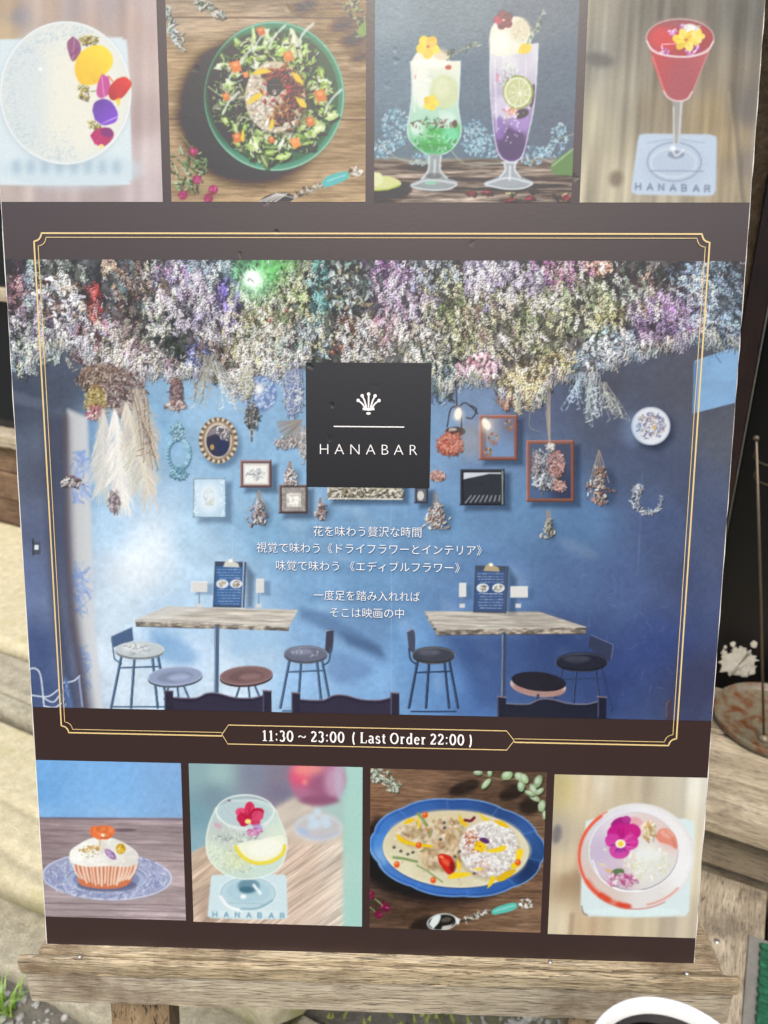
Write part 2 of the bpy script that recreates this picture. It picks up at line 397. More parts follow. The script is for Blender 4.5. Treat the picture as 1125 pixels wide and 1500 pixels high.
deck = empty('deck_platform', tuple(FO + FE * .3 + FN * 1.1), 'low deck of weathered boards laid crosswise below the step', 'deck')
x = s0_ + .02; i = 0
while x < 1.5:
    wd = (.115, .128, .109)[i % 3]
    fbox('deck_board', M_deckd, deck, x, x + wd, dd - .045, dd + .62, ZD - .028, ZD + (0, .002, -.002)[i % 3], bevel=.004); x += wd + .007; i += 1
for a in (.05, .5):
    fbox('joist', M_deckd, deck, s0_ + .03, 1.45, dd + a, dd + a + .045, .0, ZD - .0285, bevel=.003)
M_nail = plain('nail_steel', (190, 186, 176), .35, .5, .8)
nb = on_z(1050, 1379, ZD + .002)
tag(bm_obj('nail_head', lathe([(0, .0025), (.005, .002), (.006, 0), (.006, -.004), (0, -.004)], nb, 16), M_nail, deck, True))
# green ribbed mat with a grey border
M_green = mottled('green_mat_pile', [(.35, (14, 62, 42)), (.5, (26, 96, 66)), (.68, (52, 132, 96))], scale=60, fine=420, bump=1.0, dist=.006)
M_border = mottled('grey_rubber', [(.3, (104, 103, 98)), (.7, (134, 132, 126))], scale=20, rough=.7, bump=.1)
ma = fd(1096, 1372, ZD); mb = fd(1066, 1495, ZD)
mt = empty('door_mat', tuple(on_z(1110, 1440, ZD)), 'green ribbed mat with grey rubber border on the low deck', 'mat')
m0 = ma[0]; md = ma[1]
fbox('border', M_border, mt, m0, m0 + .62, md, md + .42, ZD + .0025, ZD + .007, bevel=.002)
yy = md + .014
while yy < md + .40:
    fbox('pile_rib', M_green, mt, m0 + .02, m0 + .60, yy, yy + .015, ZD + .0072, ZD + .017, bevel=.004, rough=.0012, seed=int(yy * 1000), cuts=40); yy += .0185

# wire stand with its rusty tray
M_enamel = mottled('rusty_enamel', [(.3, (92, 84, 64)), (.6, (128, 120, 100))], scale=14, rough=.3, bump=.1, spots=(34, .46, .62, (104, 58, 24)))
M_wire = plain('dull_wire', (120, 108, 92), .4, .5, .7)
tcn = on_z(1137, 1062, ZT + .004)
st = empty('umbrella_stand', tuple(tcn), 'thin wire stand on a round rust stained enamel tray', 'stand')
R_ = .134
bm_obj('tray', lathe([(0, .004), (R_ * .9, .004), (R_ * .965, .010), (R_ * .985, .021), (R_, .0225), (R_ + .002, .020), (R_ * .985, .004), (R_ * .95, 0), (0, 0)], tcn, 64), M_enamel, st, True)
def at_y(px, py, y): return on_plane(px, py, (0, y, 0), np.array([0, 1.0, 0]))
b0 = on_z(1119, 1082, ZT + .010); yy = b0[1]
top = at_y(1108, 642, yy)
bm_obj('rod', tube([b0, b0 * .5 + top * .5 + np.array([.001, 0, 0]), top], .0026, 8), M_wire, st, True)
bm_obj('finial', lathe([(0, -.006), (.005, -.003), (.006, .001), (.004, .005), (0, .006)], top, 16), M_wire, st, True)
# round wire hoops from the rod
for py0, py1, rad in ((660, 700, .11), (690, 735, .11)):
    a = at_y(1109, py0, yy); pts = []
    for k in range(29):
        t = k / 28 * math.pi * 1.0
        pts.append(a + np.array([rad * (1 - math.cos(t)), .12 * math.sin(t) * .5, -.055 * math.sin(t)]))
    bm_obj('hoop', tube(pts, .002, 6), M_wire, st, True)
r2 = b0 + np.array([.20, 0, 0]); r2t = top + np.array([.225, 0, 0])
bm_obj('rod', tube([r2 * .35 + b0 * .65 + np.array([.05, .0, 0]), r2t], .0026, 8), M_wire, st, True)
bm_obj('foot_nut', lathe([(0, .012), (.008, .011), (.012, .004), (.013, 0), (0, 0)], (b0[0], b0[1], ZT + .0085), 12), M_enamel, st, True)

# low moss and weeds on the ground under the easel
MV, MF = [], []
for i in range(2600):
    x = rg.uniform(-.42, .30); y = rg.uniform(.10, .55)
    if math.sin(x * 21) + math.sin(y * 17 + x * 9) + rg.uniform(-.9, .9) < -.1: continue
    a = rg.uniform(0, math.tau); h = rg.uniform(.006, .022); wd = rg.uniform(.002, .005); b = len(MV); dx, dy = math.cos(a), math.sin(a)
    MV += [(x - dy * wd, y + dx * wd, 0), (x + dy * wd, y - dx * wd, 0), (x + dx * h * .7, y + dy * h * .7, h)]; MF.append((b, b + 1, b + 2))
M_moss = mottled('moss_green', [(.3, (86, 98, 40)), (.5, (132, 142, 70)), (.7, (176, 180, 112))], scale=14, fine=60)
tag(mesh_obj('ground_moss', MV, MF, M_moss), 'patchy green moss and weeds on the gravel under the easel', 'moss', kind='stuff')
# added unseen boards over the shop front, put there to shade door and step
M_shadeboard = wood('shade_board_wood', [(70, 56, 44), (92, 74, 58), (110, 92, 72)], 'X', scale=6, yaw=YAW)
for i in range(9): fbox('shade_board', M_shadeboard, shop, -.45, 1.9, -.14 + i * .14, -.004 + i * .14, 2.30 - i * .012, 2.33 - i * .012, bevel=.003)

# ------------------------------------------------------------------ easel
M_ledge = wood('ledge_wood', [(146, 126, 94), (194, 176, 142), (224, 210, 180), (112, 90, 66)], 'X', scale=34, stretch=.04, bump=.8, dark=(104, 84, 62))
M_apron = wood('apron_wood', [(160, 146, 122), (196, 184, 160), (216, 206, 186), (120, 100, 80)], 'X', scale=30, stretch=.04, bump=.7, dark=(122, 104, 82))
M_leg = wood('easel_leg_wood', [(104, 84, 60), (142, 120, 90), (170, 148, 116)], 'Z', scale=10, bump=.6)
easel = empty('wooden_easel', (0, .02, 0), 'weathered wooden easel with a thick ledge carrying the poster board', 'easel')
X1 = np.array([1.0, 0, 0]); YB = np.array([0, -1.0, 0])
yf = -.0160
def xs(px, py): return float(on_plane(px, py, (0, yf, 0), np.array([0, 1.0, 0]))[0])
xl, xr = xs(27, 1420), xs(1087, 1440); xr2 = xs(1069, 1420)
def ebox(name, m, x0, x1, y0, y1, z0, z1, **k):     # y0..y1 with y1 towards the viewer negative
    return bm_obj(name, frame_box((0, 0, 0), X1, YB, x0, x1, -y0, -y1, z0, z1, **k), m, easel)
TH = .0205
ebox('ledge_strip', M_ledge, xl + .016, xr2, .045, -.0080, LEDGE - TH, LEDGE - .0006, bevel=.0025, rough=.0006, seed=1, cuts=30)
ebox('ledge_lip', M_ledge, xl, xr, -.0093, yf, LEDGE - TH, LEDGE - .0012, bevel=.0028, rough=.0007, seed=2, cuts=40)
ebox('apron_board', M_apron, xl + .001, xr - .001, .01, yf + .0045, LEDGE - TH - .0435, LEDGE - TH - .0022, bevel=.0022, rough=.0006, seed=3, cuts=40)
def leg(x0, x1, lean, y_top, z_top, y_off, nm):
    d = math.tan(lean); V = []
    for z in (0.0, z_top):
        yc = y_off + d * z
        V += [(x0, yc, z), (x1, yc, z), (x1, yc + .032, z), (x0, yc + .032, z)]
    return mesh_obj(nm, V, [(0, 1, 5, 4), (1, 2, 6, 5), (2, 3, 7, 6), (3, 0, 4, 7), (4, 5, 6, 7), (3, 2, 1, 0)], M_leg, easel)
la = float(on_plane(165, 1490, (0, .0, 0), np.array([0, 1.0, 0]))[0]); lb = float(on_plane(249, 1490, (0, 0, 0), np.array([0, 1.0, 0]))[0])
y0 = .022 - math.tan(LEAN) * LEDGE
leg(la, lb, LEAN, 0, 1.62, y0, 'front_leg'); leg(-lb, -la, LEAN, 0, 1.62, y0, 'front_leg')
leg(la + .004, lb - .004, -LEAN * .8, 0, 1.58, .78, 'rear_leg'); leg(-lb + .004, -la - .004, -LEAN * .8, 0, 1.58, .78, 'rear_leg')
ebox('top_rail', M_leg, la - .03, -la + .03, y0 + math.tan(LEAN) * 1.60 + .034, y0 + math.tan(LEAN) * 1.60 + .060, 1.56, 1.625, bevel=.003)
for px, py in ((117, 1401), (1006, 1426), (806, 1409)):
    p = on_z(px, py, LEDGE - .0004)
    bm_obj('nail', lathe([(0, .0012), (.0018, .0008), (.0022, 0), (.0022, -.002), (0, -.002)], p, 12), M_nail, easel, True)

# ------------------------------------------------------------------ cup in the foreground
cc = CAM + ray(990, 1590) * .385
cup = empty('cup', (cc[0], cc[1], cc[2] - .105), 'white cup with a rolled rim holding a dark glossy drink', 'cup')
M_cup = plain('white_cup', (236, 236, 232), .45)
def _l(N, L, p):
    tc = node(N, 'ShaderNodeTexCoord'); n1 = node(N, 'ShaderNodeTexNoise', Scale=26.0, Detail=2.0); L.new(tc.outputs['Object'], n1.inputs['Vector'])
    bp = node(N, 'ShaderNodeBump', Strength=.35, Distance=.01); L.new(n1.outputs[0], bp.inputs['Height']); L.new(bp.outputs[0], p.inputs['Normal'])
    p.inputs['Base Color'].default_value = (.004, .003, .003, 1); p.inputs['Roughness'].default_value = .06
M_drink = mat('dark_drink', _l)
rc = .0432
bm_obj('body', lathe([(0, -.105), (rc * .68, -.105), (rc * .69, -.103), (rc * .965, -.006), (rc * .99, -.003), (rc * 1.03, -.0015), (rc * 1.04, .001), (rc * 1.02, .003), (rc * .985, .0028), (rc * .955, .0005), (rc * .945, -.004), (rc * .66, -.1015), (0, -.1015)], cc, 72), M_cup, cup, True)
bm_obj('drink', lathe([(0, -.0055), (rc * .932, -.0055)], cc, 64), M_drink, cup, True)

# ------------------------------------------------------------------ sign board
sign = empty('sign_board', tuple(O0), 'large brown poster board of a flower bar with photos and lettering on easel', 'sign')
M_foam = plain('white_board_edge', (226, 224, 218), .7)
M_brown = sheen_print('brown_print', (.032, .0180, .0165, 1))
M_print = sheen_print('photo_print', dents=.05)
def bplane(name, pts, n, m, parent, thick=None):
    k = len(pts); V = [board(u, v, n) for u, v in pts]; Fc = [list(range(k))]
    if thick:
        V += [board(u, v, n - thick) for u, v in pts]; Fc.append(list(range(2 * k - 1, k - 1, -1)))
        Fc += [(i, k + i, k + (i + 1) % k, (i + 1) % k) for i in range(k)]
    return mesh_obj(name, V, Fc, m, parent)
# foam board: its cut edge is a little ragged
rr = random.Random(9); pts = []
e = .0006
for i in range(60): pts.append((-BW / 2 - e + rr.uniform(-.0004, .0004) * (i > 0), BH * (1 - i / 60)))
pts.append((-BW / 2 - e, -.0004))
for i in range(60): pts.append((BW / 2 + e + rr.uniform(-.0005, .0003) * (i > 0), BH * i / 60))
pts.append((BW / 2 + e, BH + e)); pts.append((-BW / 2 - e, BH + e))
bplane('foam_panel', pts, 0.0, M_foam, sign, .007)
bplane('printed_sheet', [(-BW / 2, 0), (BW / 2, 0), (BW / 2, BH), (-BW / 2, BH)], .0003, M_brown, sign)
LIFT = .0003

# ------------------------------------------------------------------ the printed pictures: painted in code, in photo pixels, then laid on the board
CH, CW = 1500, 1125
CV = np.zeros((CH, CW, 3), np.float32)
RS = np.random.RandomState(7)
T = [0.0, 0.0, 1.0]                                  # origin and scale of the drawing units
def setT(x=0, y=0, s=1.0): T[:] = [x, y, s]
def col(c): return np.array(c, np.float32) / 255
def tp(x, y): return x * T[2] + T[0], y * T[2] + T[1]
def win(x0, y0, x1, y1, m=2):
    a, b = max(0, int(x0 - m)), max(0, int(y0 - m)); c, d = min(CW, int(x1 + m) + 2), min(CH, int(y1 + m) + 2)
    if c <= a or d <= b: return None
    Y, X = np.mgrid[b:d, a:c].astype(np.float32); return (slice(b, d), slice(a, c)), X + .5, Y + .5
def lay(sl, c, a):
    v = CV[sl]; a = a[..., None]; v *= 1 - a; v += (c if getattr(c, "ndim", 1) == 3 else col(c)) * a
def cov(d, soft):
    t = np.clip(.5 - d / (2 * soft), 0, 1); return t * t * (3 - 2 * t)
def ell(cx, cy, rx, ry, c, a=1.0, rot=0, soft=.7, ring=None):
    cx, cy = tp(cx, cy); rx *= T[2]; ry *= T[2]; soft = max(soft * T[2], .6); R = max(rx, ry) + soft
    w_ = win(cx - R, cy - R, cx + R, cy + R)
    if w_ is None: return
    sl, X, Y = w_; t = math.radians(rot); x = (X - cx) * math.cos(t) + (Y - cy) * math.sin(t); y = -(X - cx) * math.sin(t) + (Y - cy) * math.cos(t)
    r = np.sqrt((x / rx) ** 2 + (y / ry) ** 2) + 1e-6
    d = (r - 1) * np.sqrt(x * x + y * y) / r
    if ring: d = np.abs(d) - ring * T[2] / 2
    lay(sl, c, cov(d, soft) * a)
def segd(X, Y, P, closed=False):
    D = np.full(X.shape, 1e9, np.float32); n = len(P)
    for i in range(n if closed else n - 1):
        (x0, y0), (x1, y1) = P[i], P[(i + 1) % n]; dx, dy = x1 - x0, y1 - y0; q = dx * dx + dy * dy + 1e-9
        t = np.clip(((X - x0) * dx + (Y - y0) * dy) / q, 0, 1)
        D = np.minimum(D, (X - x0 - t * dx) ** 2 + (Y - y0 - t * dy) ** 2)
    return np.sqrt(D)
def inside(X, Y, P):
    r = np.zeros(X.shape, bool); n = len(P)
    for i in range(n):
        (x0, y0), (x1, y1) = P[i], P[(i + 1) % n]
        if y0 == y1: continue
        r ^= ((y0 > Y) != (y1 > Y)) & (X < (x1 - x0) * (Y - y0) / (y1 - y0) + x0)
    return r
def pmask(pts, soft=.7):
    P = [tp(*p) for p in pts]; xs_ = [p[0] for p in P]; ys_ = [p[1] for p in P]; soft = max(soft * T[2], .6)
    w_ = win(min(xs_) - soft, min(ys_) - soft, max(xs_) + soft, max(ys_) + soft)
    if w_ is None: return None
    sl, X, Y = w_; d = segd(X, Y, P, True); d = np.where(inside(X, Y, P), -d, d); return sl, X, Y, cov(d, soft), d
def poly(pts, c, a=1.0, soft=.7):
    m = pmask(pts, soft)
    if m: lay(m[0], c, m[3] * a)
def grad(pts, c0, c1, p0, p1, a=1.0, soft=.7):
    m = pmask(pts, soft)
    if not m: return
    (x0, y0), (x1, y1) = tp(*p0), tp(*p1); q = (x1 - x0) ** 2 + (y1 - y0) ** 2
    t = np.clip(((m[1] - x0) * (x1 - x0) + (m[2] - y0) * (y1 - y0)) / q, 0, 1)[..., None]
    lay(m[0], (col(c0) * (1 - t) + col(c1) * t).astype(np.float32), m[3] * a)
def line(pts, wd, c, a=1.0, soft=.5):
    P = [tp(*p) for p in pts]; wd *= T[2]; soft = max(soft * T[2], .5); xs_ = [p[0] for p in P]; ys_ = [p[1] for p in P]; m = wd + soft
    w_ = win(min(xs_) - m, min(ys_) - m, max(xs_) + m, max(ys_) + m)
    if w_ is None: return
    lay(w_[0], c, cov(segd(w_[1], w_[2], P) - wd / 2, soft) * a)
def curve(pts, n=14):
    """smooth path through points (Catmull-Rom)"""
    P = [np.array(p, float) for p in pts]; P = [2 * P[0] - P[1]] + P + [2 * P[-1] - P[-2]]; o = []
    for i in range(1, len(P) - 2):
        for t in np.linspace(0, 1, n, endpoint=False):
            a, b, c, d = P[i - 1:i + 3]; o.append(tuple(.5 * (2 * b + (c - a) * t + (2 * a - 5 * b + 4 * c - d) * t * t + (3 * b - a - 3 * c + d) * t ** 3)))
    o.append(tuple(P[-2])); return o
def vnoise(X, Y, sx, sy, seed=0, oct=3):
    r = np.random.RandomState(seed); o = np.zeros(X.shape, np.float32); amp = 1; tot = 0
    for k in range(oct):
        g = r.rand(64, 64).astype(np.float32); x = X / sx * 2 ** k; y = Y / sy * 2 ** k; xi = np.floor(x).astype(int); yi = np.floor(y).astype(int)
        fx = x - xi; fy = y - yi; fx = fx * fx * (3 - 2 * fx); fy = fy * fy * (3 - 2 * fy); G = lambda a, b: g[b % 64, a % 64]
        o += amp * ((G(xi, yi) * (1 - fx) + G(xi + 1, yi) * fx) * (1 - fy) + (G(xi, yi + 1) * (1 - fx) + G(xi + 1, yi + 1) * fx) * fy); tot += amp; amp *= .55
    return o / tot - .5
def rough(pts, amp, sx, sy, rot=0, seed=0, oct=3, tint=(1, 1, 1), soft=1.0, a=1.0):
    """multiply a region by stretched noise: grain, mottling"""
    m = pmask(pts, soft)
    if not m: return
    t = math.radians(rot); x = m[1] * math.cos(t) + m[2] * math.sin(t); y = -m[1] * math.sin(t) + m[2] * math.cos(t)
    n_ = vnoise(x, y, sx * T[2], sy * T[2], seed, oct) * amp * 2 * m[3] * a
    CV[m[0]] = np.clip(CV[m[0]] * (1 + n_[..., None] * np.array(tint, np.float32)), 0, 1.05)
def field(pts, ctrl, power=3.0, soft=.8, a=1.0):
    """smooth colour field through control points"""
    m = pmask(pts, soft)
    if not m: return
    X, Y = m[1][::4, ::4], m[2][::4, ::4]; W = np.zeros(X.shape + (1,), np.float32); A = np.zeros(X.shape + (3,), np.float32)
    for x, y, c in ctrl:
        px_, py_ = tp(x, y); q = ((X - px_) ** 2 + (Y - py_) ** 2 + 60) ** (-power / 2); W += q[..., None]; A += q[..., None] * col(c)
    A /= W; h, wd = m[1].shape
    yi = np.linspace(0, A.shape[0] - 1, h); xi = np.linspace(0, A.shape[1] - 1, wd)
    y0 = yi.astype(int); x0 = xi.astype(int); y1 = np.minimum(y0 + 1, A.shape[0] - 1); x1 = np.minimum(x0 + 1, A.shape[1] - 1); fy = (yi - y0)[:, None, None]; fx = (xi - x0)[None, :, None]
    B = (A[y0][:, x0] * (1 - fx) + A[y0][:, x1] * fx) * (1 - fy) + (A[y1][:, x0] * (1 - fx) + A[y1][:, x1] * fx) * fy
    lay(m[0], B.astype(np.float32), m[3] * a)
def blur(x0, y0, x1, y1, s):
    (x0, y0), (x1, y1) = tp(x0, y0), tp(x1, y1); s *= T[2]
    sl = (slice(max(0, int(y0)), min(CH, int(y1))), slice(max(0, int(x0)), min(CW, int(x1)))); v = CV[sl]
    k = np.exp(-.5 * (np.arange(-int(3 * s) - 1, int(3 * s) + 2) / s) ** 2); k /= k.sum(); r = len(k) // 2
    for ax in (0, 1):
        p = np.pad(v, [(r, r) if i == ax else (0, 0) for i in range(3)], mode='edge'); n_ = v.shape[ax]
        v = sum(kk * (p[i:i + n_] if ax == 0 else p[:, i:i + n_]) for i, kk in enumerate(k))
    CV[sl] = v
def jit(c, j=14):
    return np.clip(np.array(c) + RS.uniform(-j, j) + RS.uniform(-j * .4, j * .4, 3), 0, 258)
def ruffle(x, y, L_, W_, an, c, wav=.28, shade=.55):
    """a crumpled salad leaf: wavy outline, lit and shaded halves, pale rib"""
    t = math.radians(an); n = 13; o = []
    for k in range(n):
        q = k / n * math.tau; r = 1 + RS.uniform(-wav, wav); u, v = math.cos(q) * L_ * .5 * r, math.sin(q) * W_ * .5 * r; o.append((x + u * math.cos(t) - v * math.sin(t), y + u * math.sin(t) + v * math.cos(t)))
    c = np.array(c); poly([(a + L_ * .1, b + L_ * .14) for a, b in o], (22, 28, 16), shade, 5); poly(o, c, .96, 1.5)
    poly([(x * .25 + a * .75 - L_ * .08, y * .25 + b * .75 - L_ * .08) for a, b in o[n // 2:] + o[:2]], np.clip(c * 1.18 + 14, 0, 255), .6, 4)
    poly([(x * .4 + a * .6, y * .4 + b * .6) for a, b in o[2:n // 2 + 2]], c * .7, .5, 4)
    for k in range(0, n, 3): line([(x, y), o[k]], L_ * .035 + .8, np.clip(c * 1.25 + 30, 0, 255), .45, 1.5)
    line([(x - math.cos(t) * L_ * .45, y - math.sin(t) * L_ * .45), (x + RS.normal(0, 3), y + RS.normal(0, 3)), (x + math.cos(t) * L_ * .4, y + math.sin(t) * L_ * .4)], L_ * .06 + 1, (240, 244, 222), .6, 1.5)
def leafs(n, spot, cols, ln, wd, ang, spread=25, a=.9, shade=True, j=16):
    """n little leaves or stems; spot() gives a place"""
    for _ in range(n):
        x, y = spot(); L_ = RS.uniform(*ln); t = math.radians(ang(x, y) if callable(ang) else ang) + math.radians(RS.normal(0, spread)); dx, dy = math.cos(t) * L_ / 2, math.sin(t) * L_ / 2
        c = jit(cols[RS.randint(len(cols))], j); w_ = RS.uniform(*wd)
        if shade: line([(x - dx + w_ * .7, y - dy + w_ * .8), (x + dx + w_ * .7, y + dy + w_ * .8)], w_, c * (.22 if shade is True else shade), a * .6)
        bx = RS.normal(0, .15) * L_
        line([(x - dx, y - dy), (x + bx * -math.sin(t), y + bx * math.cos(t)), (x + dx, y + dy)], w_, c, a)
def in_ell(cx, cy, rx, ry):
    def f():
        while True:
            a, b = RS.uniform(-1, 1, 2)
            if a * a + b * b < 1: return cx + a * rx, cy + b * ry
    return f
def petals(cx, cy, r, cols, n=5, rot=0, squash=1.0, core=(250, 220, 90), vein=None):
    for k in range(n):
        t = math.radians(rot + 360 * k / n); x = cx + math.cos(t) * r * .55; y = cy + math.sin(t) * r * .55 * squash
        ell(x, y, r * .52, r * .46 * squash, jit(cols[k % len(cols)], 8), 1, math.degrees(t), .8)
        if vein is not None: line([(cx, cy), (cx + math.cos(t) * r * .8, cy + math.sin(t) * r * .8 * squash)], r * .07, vein, .5)
        ell(x + r * .1, y + r * .14, r * .3, r * .2, (255, 255, 255), .10, math.degrees(t), r * .3)
    if core: ell(cx, cy, r * .16, r * .14 * squash, core)
STROKE = {'H': [[(0, 0), (0, 1)], [(.75, 0), (.75, 1)], [(0, .5), (.75, .5)]], 'A': [[(0, 1), (.42, 0), (.84, 1)], [(.14, .67), (.7, .67)]], 'N': [[(0, 1), (0, 0), (.75, 1), (.75, 0)]],
          'B': [[(0, 0), (0, 1), (.5, 1), (.68, .9), (.68, .6), (.5, .5), (0, .5)], [(0, 0), (.46, 0), (.62, .1), (.62, .4), (.48, .5)]], 'R': [[(0, 1), (0, 0), (.5, 0), (.68, .1), (.68, .42), (.5, .52), (0, .52)], [(.42, .52), (.7, 1)]]}
def word(txt, x0, y0, x1, y1, h, wd, c, a=1.0, soft=.6, shear=0.0):
    n = len(txt); gw = h * 1.05
    for i, ch in enumerate(txt):
        t = i / (n - 1); ox = x0 + (x1 - x0 - gw * .8) * t; oy = y0 + (y1 - y0) * t
        for st_ in STROKE[ch]: line([(ox + p[0] * gw + shear * (1 - p[1]) * h, oy + p[1] * h) for p in st_], wd, c, a, soft)
def R4(x0, y0, x1, y1): return [(x0, y0), (x1, y0), (x1, y1), (x0, y1)]
def planks(x0, y0, x1, y1, cols, seams=(), rot=0, seed=0, amp=.5, gx=120, gy=5):
    """sharp printed wood table: base, long grain, fine grain, dark seams"""
    q = R4(x0, y0, x1, y1); poly(q, cols[0]); 
    rough(q, .35, gx * 2, gy * 9, rot, seed, 3); rough(q, amp, gx, gy, rot, seed + 1, 3); rough(q, amp * .6, gx * .35, gy * .5, rot, seed + 2, 2)
    for s_ in seams: line(s_, 3, (48, 38, 32), .75, 1.2)

# ---- upper row, first: foamed drink with petals on a white coaster
def pic_foam():
    setT(0, 0, 280 / 1125)
    q = R4(-80, -20, 980, 1215)
    field(q, [(60, 40, (190, 165, 135)), (110, 90, (150, 145, 150)), (40, 180, (200, 175, 140)), (300, 60, (205, 180, 160)), (420, 60, (180, 168, 165)), (520, 120, (188, 165, 152)), (640, 60, (178, 165, 162)), (760, 120, (196, 172, 160)), (880, 60, (200, 182, 178)), (880, 400, (200, 180, 172)), (820, 700, (180, 160, 155)), (900, 900, (206, 190, 186)), (840, 1100, (196, 180, 178)), (500, 1150, (190, 172, 168)), (100, 1150, (196, 180, 170)), (300, 1160, (180, 164, 160))])
    rough(q, .14, 45, 900, 0, 3, 2); blur(-80, 0, 980, 1200, 14)
    cs = curve([(-60, 235), (640, 222), (725, 232), (752, 290), (770, 700), (778, 1010), (765, 1065), (700, 1090), (40, 1090), (-60, 1080)], 8)
    poly(cs, (216, 228, 230), 1, 9); ell(420, 1000, 420, 110, (200, 216, 222), .6, 0, 60)
    for i in range(8):
        ell(100 + i * 84, 985, 26, 38, (150, 175, 190), .55, 0, 30); 
    ell(388, 560, 392, 428, (170, 178, 182), .35, 0, 24)
    ell(388, 548, 386, 420, (214, 222, 222), 1, 0, 3); ell(386, 548, 376, 408, (226, 227, 216), 1, 0, 10)
    ell(480, 560, 250, 330, (236, 232, 214), .8, 0, 90); ell(150, 560, 130, 330, (204, 216, 220), .5, 0, 80)
    for _ in range(900):      # foam bubbles, larger along the rim
        t = RS.uniform(1.4, 5.2); k = 1 - abs(RS.normal(0, .22)); x = 386 + math.cos(t) * 370 * k; y = 548 + math.sin(t) * 400 * k
        r = RS.uniform(2.5, 7) * (1.2 if k > .8 else .8); ell(x, y, r, r, (176, 190, 196), RS.uniform(.25, .7)); ell(x - r * .3, y - r * .4, r * .6, r * .6, (246, 250, 248), .5)
    ell(388, 548, 382, 416, (246, 248, 244), .8, 0, 2, ring=7)
    ell(240, 408, 10, 9, (255, 255, 255))
    poly(curve([(430, 215), (398, 250), (402, 300), (425, 360), (450, 350), (478, 300), (470, 250), (445, 225)], 5), (150, 98, 128)); line([(440, 230), (430, 350)], 6, (198, 150, 176), .7); line([(420, 330), (460, 290)], 9, (120, 70, 100), .6)
    for x, y in ((500, 240), (548, 232), (492, 520), (495, 565), (556, 735)):
        leafs(26, in_ell(x, y, 34, 28), [(210, 185, 90), (236, 222, 150), (150, 130, 60), (250, 245, 215)], (8, 22), (4, 8), 0, 90, .9)
    m_ = curve([(450, 350), (490, 300), (560, 268), (620, 280), (662, 330), (660, 390), (620, 440), (590, 480), (545, 500), (480, 495), (450, 450), (441, 400)], 6)
    poly(m_, (246, 208, 38), 1, 2); grad(m_, (250, 226, 90), (236, 180, 20), (640, 300), (470, 480), .6)
    for k in range(9): line([(560, 490), (460 + k * 23, 330 + abs(k - 4) * 9)], 3, (222, 160, 16), .35)
    poly(curve([(600, 435), (575, 500), (572, 560), (600, 580), (640, 555), (650, 500), (640, 455)], 5), (200, 92, 150)); line([(600, 440), (615, 570)], 6, (236, 190, 214), .6); line([(640, 450), (665, 480)], 8, (214, 120, 80))
    pp = curve([(690, 465), (740, 455), (776, 490), (760, 530), (715, 580), (660, 590), (640, 550), (655, 500)], 5); poly(pp, (216, 66, 40)); grad(pp, (236, 96, 52), (150, 40, 60), (760, 470), (640, 590), .7)
    for k in range(6): line([(695, 600), (660 + k * 20, 480)], 3, (250, 140, 70), .4)
    poly([(680, 585), (712, 580), (700, 632)], (246, 200, 60), 1, 4)
    vp = curve([(545, 650), (560, 605), (610, 584), (660, 605), (695, 670), (680, 720), (610, 738), (560, 705)], 6); poly(vp, (122, 82, 178)); grad(vp, (110, 84, 150), (146, 92, 222), (560, 600), (680, 730), .8)
    for k in range(6): line([(690, 690), (600 + k * 14, 730 - k * 6)], 4, (220, 196, 250), .5)
    rp = curve([(532, 800), (560, 770), (620, 750), (668, 775), (662, 820), (610, 865), (560, 850)], 5); poly(rp, (186, 52, 110)); poly(curve([(590, 765), (640, 752), (668, 780), (650, 810), (600, 800)], 4), (130, 70, 120), .9); ell(598, 862, 16, 12, (250, 220, 140)); line([(560, 850), (600, 800)], 8, (230, 90, 130), .6); line([(535, 540), (570, 537)], 5, (110, 120, 60))

